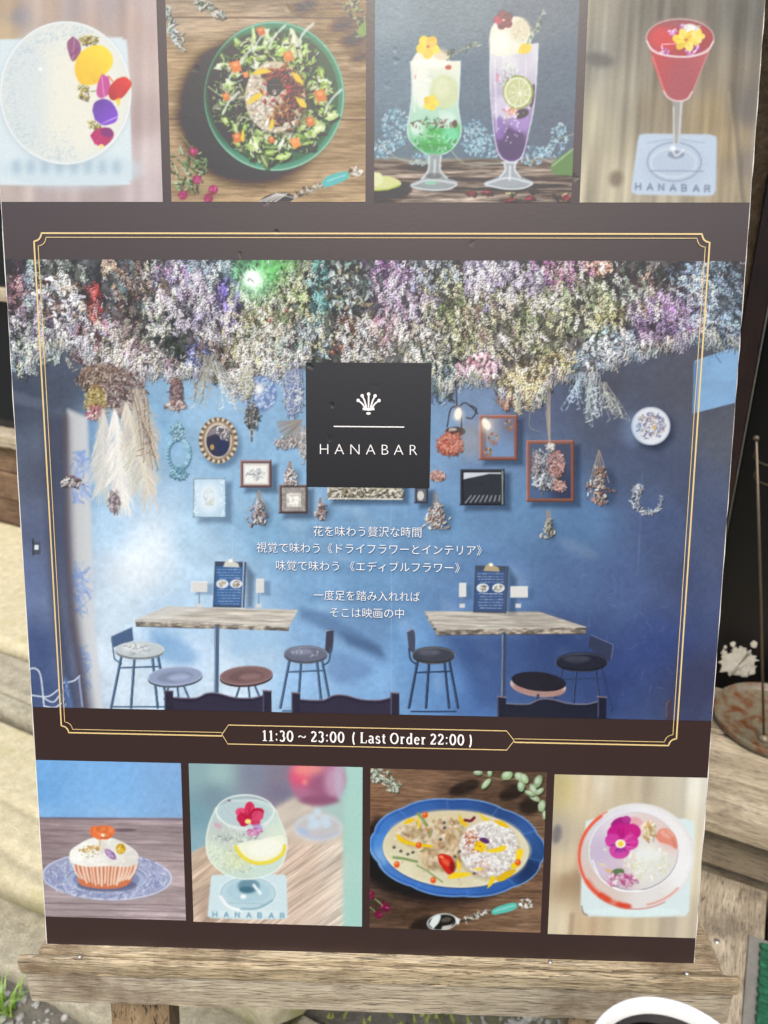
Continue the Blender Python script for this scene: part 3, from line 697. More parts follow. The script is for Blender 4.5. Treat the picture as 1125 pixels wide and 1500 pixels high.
# ---- upper row, second: salad on a green plate
GREENS = [(168, 192, 110), (196, 214, 150), (120, 148, 70), (84, 108, 52), (224, 232, 190), (150, 176, 96)]
def sprig(x, y, ang, ln, cols, n=26, w_=24):
    t = math.radians(ang); line([(x, y), (x + math.cos(t) * ln, y + math.sin(t) * ln)], 4, cols[0], .8)
    leafs(n, lambda: (lambda u, v: (x + math.cos(t) * ln * u - math.sin(t) * v, y + math.sin(t) * ln * u + math.cos(t) * v))(RS.rand(), RS.normal(0, w_ * .5)), cols, (10, 26), (4, 9), ang, 45)
def pic_salad():
    setT(230, 0, 330 / 1125)
    planks(-20, -20, 1100, 1040, [(164, 140, 112)], seed=21, amp=.42, gx=130, gy=6)
    field(R4(-20, -20, 1100, 1040), [(100, 60, (196, 184, 170)), (600, 40, (176, 168, 158)), (950, 200, (160, 146, 126)), (120, 350, (190, 164, 124)), (100, 650, (180, 150, 112)), (500, 950, (196, 164, 118)), (950, 700, (176, 152, 118)), (950, 950, (190, 162, 122))], a=.42)
    for y in (88, 596): line([(0, y), (1080, y + 4)], 5, (80, 64, 52), .8, 1.5)
    for x, y, r in ((740, 30, 60), (920, 130, 50), (980, 200, 60), (1010, 290, 40)): ell(x, y, r, r * .5, (70, 60, 50), .6, -20, 40)
    ell(480, 560, 365, 370, (34, 28, 26), .85, 20, 70); ell(330, 560, 190, 300, (30, 26, 24), .6, 0, 60)
    sprig(60, 40, 80, 160, [(190, 206, 196), (226, 234, 228), (140, 156, 146)], 40); sprig(60, 140, 55, 130, [(190, 206, 196), (226, 234, 228)], 30); sprig(190, 0, 30, 170, [(196, 208, 196), (230, 236, 230), (120, 136, 120)], 44)
    sprig(960, 0, 70, 190, [(166, 190, 150), (206, 222, 196), (110, 136, 96)], 30, 50); ell(1030, 150, 24, 40, (150, 176, 120), .9, 20)
    ell(585, 482, 352, 374, (96, 152, 126), 1, 0, 2); ell(585, 482, 346, 368, (160, 206, 184), .9, 0, 2, ring=7); ell(588, 484, 326, 346, (62, 116, 94), 1, 0, 5); ell(588, 484, 322, 342, (120, 172, 148), .7, 0, 3, ring=5)
    ell(470, 470, 230, 280, (36, 44, 36), .75, 0, 50)
    for _ in range(230):
        t = RS.uniform(0, math.tau); k = RS.uniform(.5, .98); x = 585 + math.cos(t) * 305 * k; y = 482 + math.sin(t) * 325 * k
        dk = .5 if (x < 470 and RS.rand() < .6) else 1
        ruffle(x, y, RS.uniform(40, 105), RS.uniform(24, 58), RS.uniform(0, 180), jit(GREENS[RS.randint(6)], 16) * dk)
    leafs(260, lambda: (lambda t, k: (585 + math.cos(t) * 300 * k, 482 + math.sin(t) * 325 * k))(RS.uniform(0, math.tau), RS.uniform(.55, 1)), [(226, 236, 200), (60, 74, 40), (180, 200, 130), (240, 240, 226), (40, 46, 34)], (14, 46), (3, 7), 0, 90, .85)
    for x, y in ((350, 420), (400, 350), (330, 570), (560, 240), (700, 230), (840, 560), (610, 740), (660, 690), (480, 260)): line(curve([(x, y), (x + 30, y - 60), (x + 80, y - 110)], 5), 13, (232, 236, 226), .75, 3)
    for x, y, r in ((518, 158, 26), (392, 335, 34), (443, 375, 18), (345, 485, 22), (655, 285, 30), (815, 480, 36), (400, 690, 28), (690, 715, 30), (765, 610, 28), (572, 700, 20)):
        poly([(x - r, y - r * .6), (x + r * .5, y - r), (x + r, y + r * .5), (x - r * .3, y + r)], jit((226, 138, 84), 14), 1, 3); ell(x, y - r * .3, r * .4, r * .3, (246, 178, 130), .8)
    ell(608, 505, 160, 175, (70, 66, 48), .6, 0, 20); ell(590, 485, 150, 178, (214, 200, 176), 1, 0, 6)
    leafs(420, in_ell(590, 490, 142, 168), [(240, 232, 214), (222, 206, 180), (206, 186, 156), (250, 246, 236)], (8, 18), (7, 11), 0, 90, .9, .62, 10)
    for _ in range(330):
        t = RS.uniform(-2.3, 1.9); k = RS.normal(.62, .16); leafs(1, lambda: (600 + math.cos(t) * 150 * k, 480 + math.sin(t) * 172 * k), [(166, 110, 66), (140, 88, 50), (196, 140, 90)], (6, 14), (7, 11), 0, 90, .95)
    for p in ([(470, 370), (520, 345), (575, 358), (520, 372)], [(445, 525), (480, 480), (540, 460), (500, 500)], [(670, 355), (710, 380), (730, 420), (690, 400)], [(690, 480), (740, 510), (745, 540), (710, 525)], [(560, 640), (575, 590), (585, 620), (572, 650)], [(430, 640), (420, 690), (436, 710), (436, 660)]): poly(curve(p + p[:1], 5), (238, 204, 40), 1, 2)
    leafs(26, in_ell(585, 440, 90, 90), [(190, 50, 90), (210, 90, 120)], (8, 16), (6, 10), 0, 90)
    ell(586, 440, 38, 42, (52, 46, 50), 1, 0, 2); ell(586, 462, 12, 14, (210, 200, 190)); line([(560, 425), (612, 425)], 5, (150, 140, 140)); leafs(10, in_ell(586, 455, 24, 20), [(200, 190, 180), (60, 50, 50)], (6, 10), (4, 6), 0, 90, .8, False)
    for _ in range(70): leafs(1, in_ell(150, 840, 100, 130), [(120, 146, 100), (160, 180, 140), (80, 104, 70), (196, 210, 180)], (18, 44), (5, 12), 40, 40)
    for x, y in ((185, 757), (200, 898), (282, 948), (130, 975), (258, 990)):
        line([(x, y), (x - 70, y - 90)], 4, (150, 160, 110)); ell(x, y, 23, 23, (150, 36, 88), 1, 0, 2); leafs(12, in_ell(x, y, 16, 16), [(206, 80, 140), (120, 20, 66), (226, 130, 170)], (8, 14), (4, 6), 0, 80, .9, False)
    line([(680, 985), (830, 930)], 20, (150, 140, 120)); leafs(34, lambda: (lambda u: (690 + u * 130, 975 - u * 50 + RS.normal(0, 9)))(RS.rand()), [(236, 232, 222), (70, 60, 50), (180, 170, 150)], (8, 16), (4, 7), 0, 80, .95, False)
    poly(curve([(822, 915), (850, 882), (930, 858), (958, 866), (955, 890), (900, 920), (836, 938)], 5), (104, 186, 182)); line([(850, 905), (940, 876)], 6, (190, 230, 226), .7, 3)
    leafs(40, in_ell(992, 860, 36, 24), [(226, 222, 208), (96, 84, 70), (250, 248, 240)], (8, 16), (4, 8), -20, 50, .95, False)
    poly(curve([(500, 1010), (560, 975), (640, 962), (685, 985), (665, 1010)], 5), (70, 64, 62)); 
    for k in range(4): line([(505 + k * 26, 1012), (600 + k * 16, 968)], 8, (214, 210, 204), .9)
    line([(600, 970), (690, 990)], 5, (240, 238, 230), .8)

# ---- upper row, third: green and violet sundaes
def glass_edge(pts, w_=5, a=.7): line(pts, w_, (236, 242, 246), a, 1.5)
def pic_sundaes():
    setT(530, 0, 330 / 1125)
    q = R4(40, -20, 1110, 1040)
    field(q, [(100, 60, (146, 162, 170)), (500, 60, (132, 146, 154)), (900, 60, (124, 134, 142)), (200, 400, (122, 140, 152)), (560, 400, (108, 124, 138)), (1000, 400, (108, 120, 132)), (560, 650, (104, 120, 134)), (1000, 650, (104, 114, 126)), (100, 760, (112, 128, 138))])
    rough(q, .07, 12, 12, 0, 30, 3)
    planks(40, 795, 1110, 1040, [(120, 108, 98)], seed=33, amp=.6, gx=160, gy=7); rough(R4(40, 795, 1110, 1040), .5, 300, 16, 0, 35, 2)
    line([(40, 800), (1110, 800)], 14, (150, 140, 128), .6, 8); line([(40, 895), (1110, 900)], 14, (58, 50, 46), .7, 6)
    TB_ = [(150, 186, 200), (176, 210, 222), (110, 150, 170), (196, 222, 230)]
    for x, y, rx, ry, n_ in ((170, 640, 70, 100, 150), (110, 740, 60, 50, 60), (560, 690, 70, 90, 130), (640, 730, 80, 60, 90), (850, 780, 60, 50, 70), (985, 690, 40, 80, 60), (290, 800, 60, 30, 50), (930, 760, 40, 40, 40)):
        leafs(n_, in_ell(x, y, rx, ry), TB_, (6, 14), (5, 9), 0, 90, .8, False)
    for p in ([(60, 710), (200, 800), (330, 810)], [(420, 720), (520, 820), (700, 815)], [(880, 780), (960, 820)], [(100, 780), (400, 830)], [(960, 700), (1060, 670)]): line(curve(p), 5, (170, 178, 160), .8)
    poly(curve([(1055, 740), (980, 790), (945, 830), (960, 870), (1055, 880)], 6), (110, 140, 92), 1, 4); line([(1055, 745), (950, 830)], 8, (176, 204, 160), .7, 3)
    ell(130, 950, 120, 40, (40, 38, 38), .8, 0, 12); poly(curve([(190, 905), (258, 925), (200, 960), (120, 975), (60, 965), (60, 950)], 5), (58, 60, 62)); 
    poly(curve([(60, 885), (130, 880), (190, 905), (190, 930), (120, 950), (60, 950)], 5), (214, 216, 150)); poly(curve([(60, 860), (95, 868), (105, 905), (90, 925), (60, 932)], 5), (226, 228, 176)); line([(60, 952), (130, 948), (190, 925)], 7, (170, 186, 80))
    # left glass
    body = curve([(243, 310), (250, 420), (246, 520), (228, 640), (240, 700), (290, 750), (330, 772), (400, 772), (450, 745), (488, 690), (494, 630), (482, 530), (488, 420), (492, 308)], 6)
    poly(body, (214, 220, 210), .95, 2); grad(body, (238, 236, 214), (150, 210, 180), (360, 330), (360, 640), .8)
    lo = curve([(232, 630), (300, 610), (380, 640), (490, 620), (492, 680), (450, 745), (400, 772), (330, 772), (290, 750), (240, 700)], 6); poly(lo, (104, 188, 128), 1, 6); ell(370, 690, 90, 50, (88, 176, 96), .9, 0, 20); ell(280, 650, 50, 50, (200, 232, 214), .6, 0, 20); ell(440, 680, 40, 40, (130, 222, 180), .7, 0, 14); ell(360, 740, 110, 20, (60, 140, 80), .6, 0, 10)
    ell(410, 460, 70, 85, (206, 214, 168), .95, 0, 10); ell(400, 440, 40, 50, (224, 228, 190), .7, 0, 20); ell(425, 600, 46, 40, (214, 232, 222), .8, 0, 12); ell(300, 430, 40, 110, (240, 240, 228), .8, 0, 20); ell(275, 640, 30, 34, (226, 240, 232), .7, 0, 10)
    leafs(60, in_ell(360, 620, 110, 30), [(90, 120, 80), (170, 210, 180), (60, 90, 60), (120, 60, 50)], (8, 20), (4, 8), 0, 60, .7, False)
    leafs(60, in_ell(360, 710, 110, 50), [(70, 150, 90), (160, 226, 180), (50, 110, 70), (200, 240, 210)], (8, 26), (4, 9), 60, 50, .6, False)
    ell(465, 620, 12, 20, (110, 70, 50)); ell(432, 338, 16, 12, (190, 100, 70)); ell(265, 385, 6, 14, (210, 150, 150), .8)
    poly(curve([(246, 312), (275, 265), (320, 240), (380, 245), (430, 285), (440, 310)], 6), (240, 236, 222), 1, 3); ell(400, 275, 40, 30, (222, 200, 160), .6, 0, 14); ell(340, 320, 90, 22, (244, 242, 230), .9, 0, 10)
    glass_edge([(243, 310), (492, 308)], 5); glass_edge(body[:40], 5); glass_edge(body[-40:], 5); line([(262, 330), (262, 560)], 8, (250, 250, 246), .55, 4)
    petals(330, 235, 56, [(250, 214, 20), (244, 200, 10), (252, 222, 50)], 5, 20, 1, (200, 140, 10)); petals(345, 515, 36, [(248, 220, 40), (236, 200, 20)], 5, 0, 1.1, None)
    line(curve([(425, 305), (480, 260), (530, 235), (590, 230)]), 5, (150, 156, 136)); leafs(34, lambda: (lambda u: (425 + 165 * u, 300 - 85 * u ** .6 + RS.normal(0, 8)))(RS.rand()), [(130, 142, 120), (206, 214, 196), (90, 100, 86)], (10, 20), (4, 6), -40, 40, .9, False)
    poly(curve([(330, 770), (335, 830), (300, 890), (250, 915), (245, 935), (340, 950), (430, 948), (475, 925), (470, 905), (420, 885), (390, 840), (398, 770)], 6), (156, 164, 166), .9, 3)
    for p in ([(335, 780), (332, 850), (300, 895)], [(395, 780), (392, 850), (425, 890)], [(365, 800), (362, 880)], [(250, 925), (340, 900), (470, 915)]): line(curve(p), 9, (226, 232, 234), .75, 4)
    line(curve([(250, 935), (340, 950), (430, 946), (474, 925)]), 7, (220, 226, 230), .9, 2); ell(345, 915, 30, 10, (150, 214, 176), .7, 0, 6); ell(360, 880, 40, 14, (90, 92, 92), .6, 0, 8)
    # right glass
    body = curve([(640, 250), (640, 420), (650, 560), (665, 700), (690, 780), (730, 808), (770, 806), (805, 770), (835, 650), (858, 540), (872, 380), (880, 218)], 6)
    poly(body, (196, 190, 208), .95, 2); grad(body, (222, 220, 224), (120, 92, 150), (740, 290), (740, 760), .9)
    ell(745, 720, 75, 85, (88, 66, 104), .85, 0, 22); ell(790, 610, 50, 50, (168, 140, 200), .8, 0, 14); ell(700, 540, 46, 60, (214, 208, 224), .8, 0, 16); ell(690, 640, 30, 60, (140, 116, 176), .8, 0, 12); ell(790, 290, 60, 40, (206, 200, 212), .7, 0, 14); ell(740, 320, 40, 40, (226, 226, 226), .8, 0, 14)
    ell(795, 570, 40, 22, (66, 44, 50), .9, -20, 6); ell(850, 480, 14, 60, (70, 56, 60), .7, 8, 6)
    leafs(60, in_ell(720, 380, 60, 60), [(150, 166, 130), (206, 214, 196), (110, 126, 96), (236, 240, 232)], (10, 22), (3, 6), 60, 50, .8, False); leafs(30, in_ell(745, 560, 40, 30), [(226, 170, 90), (206, 140, 170), (236, 220, 230)], (8, 18), (6, 10), 0, 90, .8, False); ell(676, 390, 12, 22, (206, 150, 180), .9)
    ell(780, 462, 76, 84, (150, 160, 84), 1, 0, 2); ell(778, 462, 68, 76, (226, 230, 196), 1, 0, 3); ell(778, 462, 58, 66, (196, 200, 146), 1, 0, 4)
    for k in range(10):
        t = k * math.tau / 10 + .2; line([(790, 468), (790 + math.cos(t) * 56, 468 + math.sin(t) * 64)], 4, (240, 240, 220), .9)
    poly(curve([(640, 270), (638, 180), (660, 120), (720, 90), (790, 88), (830, 125), (842, 190), (835, 235), (760, 275), (690, 285)], 6), (236, 234, 216), 1, 3); ell(790, 150, 50, 55, (222, 208, 176), .7, 0, 20); leafs(50, in_ell(800, 160, 45, 60), [(206, 190, 156), (236, 228, 206)], (6, 16), (4, 8), 60, 50, .5, False); ell(690, 215, 46, 50, (246, 244, 232), .8, 0, 20)
    petals(708, 102, 46, [(150, 24, 74), (128, 16, 60), (190, 50, 110)], 5, 40, 1, (240, 230, 170)); poly(curve([(778, 262), (800, 222), (845, 225), (835, 262), (800, 272)], 5), (246, 206, 30), 1, 2)
    line(curve([(830, 220), (860, 150), (890, 90), (912, 60)]), 5, (140, 150, 130)); leafs(36, lambda: (lambda u: (830 + 82 * u + RS.normal(0, 8), 220 - 160 * u))(RS.rand()), [(160, 172, 146), (216, 224, 206), (100, 112, 90)], (10, 20), (4, 6), -60, 45, .9, False)
    glass_edge(body[:44], 5, .8); glass_edge(body[-44:], 5, .8); glass_edge([(840, 225), (880, 218)], 4); line([(664, 300), (672, 660)], 7, (250, 250, 250), .5, 4); line([(820, 300), (815, 420)], 6, (250, 250, 250), .4, 4)
    for _ in range(70): x, y = in_ell(750, 480, 95, 250)(); ell(x, y, 4, 5, (246, 246, 250), .6)
    poly(curve([(705, 815), (712, 850), (690, 880), (615, 910), (620, 930), (720, 945), (800, 942), (850, 925), (848, 905), (790, 880), (768, 850), (770, 815)], 6), (164, 172, 178), .92, 3)
    for p in ([(712, 820), (716, 850), (690, 885)], [(765, 820), (764, 850), (790, 885)], [(740, 830), (738, 900)], [(618, 918), (730, 890), (850, 915)]): line(curve(p), 9, (230, 236, 240), .8, 4)
    line(curve([(618, 925), (720, 945), (800, 942), (850, 922)]), 7, (226, 232, 236), .9, 2); line([(700, 812), (775, 812)], 9, (222, 226, 232), .9, 3)
    for x, y, c in ((543, 968, (180, 60, 90)), (628, 966, (190, 80, 100)), (740, 1000, (210, 70, 100)), (838, 988, (206, 80, 110)), (740, 970, (206, 200, 150)), (850, 955, (90, 80, 60)), (1000, 975, (206, 190, 150)), (1020, 990, (190, 90, 100)), (970, 985, (90, 76, 66))): leafs(9, in_ell(x, y, 24, 9), [c, tuple(np.array(c) * .6)], (8, 22), (5, 10), 0, 40, .95)

# ---- upper row, fourth: red cocktail
def coaster(pts, c, soft): poly(pts, c, 1, soft)
def pic_cocktail():
    setT(830, 0, 295 / 1125); q = R4(60, -20, 1130, 1150)
    field(q, [(150, 60, (150, 146, 132)), (500, 40, (124, 120, 110)), (1000, 60, (112, 110, 102)), (160, 330, (140, 138, 128)), (300, 500, (166, 160, 142)), (150, 700, (178, 170, 146)), (500, 600, (150, 138, 116)), (600, 450, (130, 122, 110)), (800, 650, (160, 142, 110)), (900, 800, (176, 156, 122)), (1010, 600, (118, 112, 104)), (1020, 900, (140, 130, 116)), (200, 1000, (188, 178, 152)), (600, 1110, (180, 168, 144)), (900, 1060, (176, 160, 132))])
    rough(q, .22, 40, 900, 4, 41, 2); rough(q, .12, 14, 500, 4, 43, 2); line([(925, 480), (985, 1140)], 26, (112, 104, 92), .7, 12); line([(905, 520), (965, 1140)], 10, (196, 176, 140), .5, 8)
    blur(60, 0, 1130, 1150, 6); ell(180, 335, 80, 40, (104, 102, 98), .8, 10, 30); ell(275, 1000, 36, 44, (120, 106, 90), .8, 10, 24)
    coaster([(405, 755), (440, 748), (800, 752), (835, 765), (838, 800), (832, 1060), (820, 1090), (780, 1096), (390, 1088), (362, 1075), (362, 1040), (395, 790)], (190, 204, 220), 8)
    ell(600, 930, 180, 120, (178, 190, 206), .6, 0, 50)
    ell(600, 905, 150, 108, (150, 164, 182), .9, 0, 4, ring=10); ell(596, 910, 126, 80, (206, 216, 226), .8, 0, 8, ring=12); line([(470, 955), (760, 958)], 7, (140, 152, 172), .8, 4); word('HANABAR', 385, 1026, 800, 1038, 34, 8, (110, 122, 142), .85, 5); ell(610, 865, 46, 22, (120, 130, 148), .7, 0, 8); line(curve([(450, 800), (600, 780), (770, 800)]), 10, (160, 174, 190), .6, 6)
    poly([(585, 560), (655, 555), (640, 640), (632, 800), (590, 800), (600, 650)], (160, 160, 156), .8, 4); line([(640, 570), (625, 800)], 12, (206, 208, 206), .8, 4); line([(596, 600), (598, 830)], 9, (222, 222, 220), .7, 4); ell(592, 832, 14, 14, (250, 250, 250), .95, 0, 4); line(curve([(580, 820), (610, 870), (650, 840)]), 12, (226, 230, 234), .8, 4)
    cone = curve([(448, 235), (480, 320), (540, 500), (565, 545), (610, 566), (660, 560), (695, 525), (760, 370), (812, 240)], 5)
    poly(cone, (190, 92, 96), 1, 3); m_ = pmask(cone, 3)
    grad(cone, (220, 74, 74), (172, 96, 100), (480, 350), (620, 420), .9); grad(cone, (170, 96, 100), (200, 110, 112), (650, 400), (780, 330), .5); line([(480, 330), (545, 510)], 16, (232, 80, 76), .6, 10)
    ell(632, 215, 186, 104, (176, 78, 84), 1, 0, 3); ell(548, 215, 80, 66, (214, 52, 58), .85, 0, 30); ell(640, 130, 160, 30, (150, 120, 118), .5, 0, 20); ell(720, 250, 80, 50, (160, 80, 88), .6, 0, 30)
    ell(632, 214, 188, 106, (226, 208, 202), .7, 0, 2, ring=7); line(curve([(446, 230), (480, 285), (560, 312), (680, 318), (780, 290), (818, 235)]), 9, (248, 236, 236), .9, 3); line(cone[5:40], 6, (226, 170, 170), .6, 4); line(curve([(540, 510), (570, 550), (620, 566), (670, 556), (700, 515)]), 9, (240, 214, 210), .8, 4)
    for x, y in ((590, 185), (545, 283), (715, 270), (650, 160), (690, 290)): leafs(16, in_ell(x, y, 28, 22), [(196, 130, 206), (226, 180, 230), (160, 96, 176), (246, 226, 246)], (8, 18), (5, 9), 0, 90, .95, False)
    line([(530, 250), (610, 245)], 6, (250, 220, 220)); ell(700, 165, 46, 26, (240, 238, 226), 1, 20, 4); leafs(16, in_ell(700, 165, 46, 28), [(250, 250, 246), (220, 216, 206)], (10, 20), (6, 10), 0, 90, .9, False)
    petals(665, 225, 72, [(246, 214, 70), (250, 226, 110), (240, 200, 50)], 6, 10, .72, (206, 120, 40), (190, 120, 30)); petals(730, 205, 40, [(248, 222, 100), (250, 232, 140)], 5, 0, .9, None)

# ---- lower row, first: cupcake on a glass plate
def pic_cupcake():
    setT(0, 1090, 300 / 1125); q = R4(180, 70, 1040, 985)
    planks(180, 400, 1040, 985, [(168, 152, 154)], seed=51, amp=.34, gx=170, gy=7, rot=2)
    field(R4(180, 400, 1040, 985), [(240, 440, (140, 120, 122)), (600, 440, (150, 134, 136)), (900, 500, (156, 140, 142)), (300, 900, (182, 166, 168)), (900, 700, (180, 160, 160)), (700, 920, (180, 164, 166))], a=.5)
    for y, a_ in ((540, .4), (628, .7), (870, .6), (905, .5), (940, .5), (470, .5)): line([(200, y), (1040, y + 14)], 5, (92, 74, 80), a_, 2)
    ell(690, 470, 60, 9, (96, 78, 84), .7, 0, 6)
    field(R4(180, 70, 1040, 402), [(220, 100, (118, 172, 226)), (600, 100, (126, 176, 228)), (980, 100, (132, 172, 218)), (220, 260, (112, 166, 220)), (600, 250, (128, 180, 232)), (980, 250, (130, 172, 218)), (220, 390, (134, 182, 228)), (600, 385, (142, 186, 230)), (980, 390, (134, 172, 214))]); line([(180, 404), (1040, 412)], 10, (92, 84, 104), .7, 6); rough(R4(180, 70, 1040, 402), .05, 25, 25, 0, 5)
    ell(590, 725, 356, 130, (158, 166, 198), .85, 2, 3); ell(590, 725, 352, 126, (206, 214, 236), .9, 2, 2, ring=10); ell(585, 735, 225, 82, (120, 134, 172), .8, 0, 3); ell(585, 732, 222, 80, (206, 216, 236), .8, 0, 2, ring=8)
    for _ in range(420):
        t = RS.uniform(0, math.tau); k = RS.uniform(.66, .97); x = 590 + math.cos(t) * 350 * k; y = 725 + math.sin(t) * 126 * k; leafs(1, lambda: (x, y), [(222, 228, 246), (110, 124, 170), (196, 204, 230), (140, 150, 190)], (10, 34), (3, 6), math.degrees(t) + 60, 40, .75, False)
    for k in range(60):
        t = k / 60 * math.tau; line([(585 + math.cos(t) * 185, 740 + math.sin(t) * 62), (585 + math.cos(t) * 212, 740 + math.sin(t) * 74)], 4, (216, 224, 240), .8)
    ell(590, 775, 165, 36, (86, 84, 110), .6, 0, 10)
    cup_ = curve([(398, 625), (420, 700), (440, 765), (500, 785), (580, 793), (660, 786), (712, 762), (735, 700), (756, 640)], 5) + [(600, 670)]
    poly(cup_, (214, 126, 86), 1, 2)
    for k in range(17):
        u = k / 16; x0_ = 404 + u * 350; x1_ = 446 + u * 262; b_ = 790 - abs(u - .5) ** 2 * 110
        line(curve([(x0_, 640), (x0_ * .6 + x1_ * .4 + RS.normal(0, 3), 700), (x1_, b_ - 12 - RS.rand() * 20)]), RS.uniform(8, 15), (242, 228, 214), .85, 3); line([(x0_ + 11, 660), (x1_ + 9, b_)], 5, (176, 86, 50), .5, 2)
    top_ = curve([(380, 625), (392, 580), (440, 545), (490, 520), (560, 505), (630, 518), (700, 550), (752, 590), (762, 630), (740, 660), (690, 672), (600, 668), (500, 672), (430, 662), (390, 645)], 5)
    poly(top_, (238, 236, 226), 1, 3); ell(450, 620, 60, 30, (246, 246, 240), .9, 20, 14); grad(top_, (250, 250, 244), (212, 206, 200), (480, 540), (740, 680), .6); ell(560, 560, 30, 40, (214, 204, 186), .5, 0, 16); rough(top_, .06, 20, 14, 0, 6)
    leafs(36, in_ell(490, 575, 60, 18), [(206, 150, 70), (150, 110, 50), (226, 190, 110)], (6, 12), (4, 8), -30, 60, .85, False); leafs(8, in_ell(500, 610, 60, 12), [(160, 140, 90)], (5, 9), (4, 6), 0, 60, .7, False)
    for k, (x, y, rx, ry, a_) in enumerate(((525, 480, 30, 34, -30), (598, 478, 34, 32, 20), (562, 468, 34, 24, 0), (545, 500, 30, 22, 20), (585, 502, 32, 20, -10))): ell(x, y, rx, ry, jit((224, 112, 66), 10), 1, a_, 2); ell(x + 4, y - 5, rx * .5, ry * .5, (240, 146, 98), .6, a_, 8)
    ell(567, 498, 11, 9, (250, 236, 206)); line([(552, 520), (548, 560)], 4, (196, 130, 60), .8)
    ell(665, 573, 27, 29, (206, 160, 40), 1, 0, 2); leafs(14, in_ell(665, 575, 20, 22), [(240, 206, 90), (140, 100, 40), (250, 230, 160)], (6, 14), (4, 7), 0, 80, .8, False); ell(608, 603, 40, 18, (150, 112, 160), 1, 42, 2); ell(604, 600, 30, 9, (206, 176, 214), .8, 42, 5); leafs(10, in_ell(610, 604, 24, 14), [(110, 76, 120), (226, 206, 232)], (6, 14), (3, 5), 42, 30, .7, False)

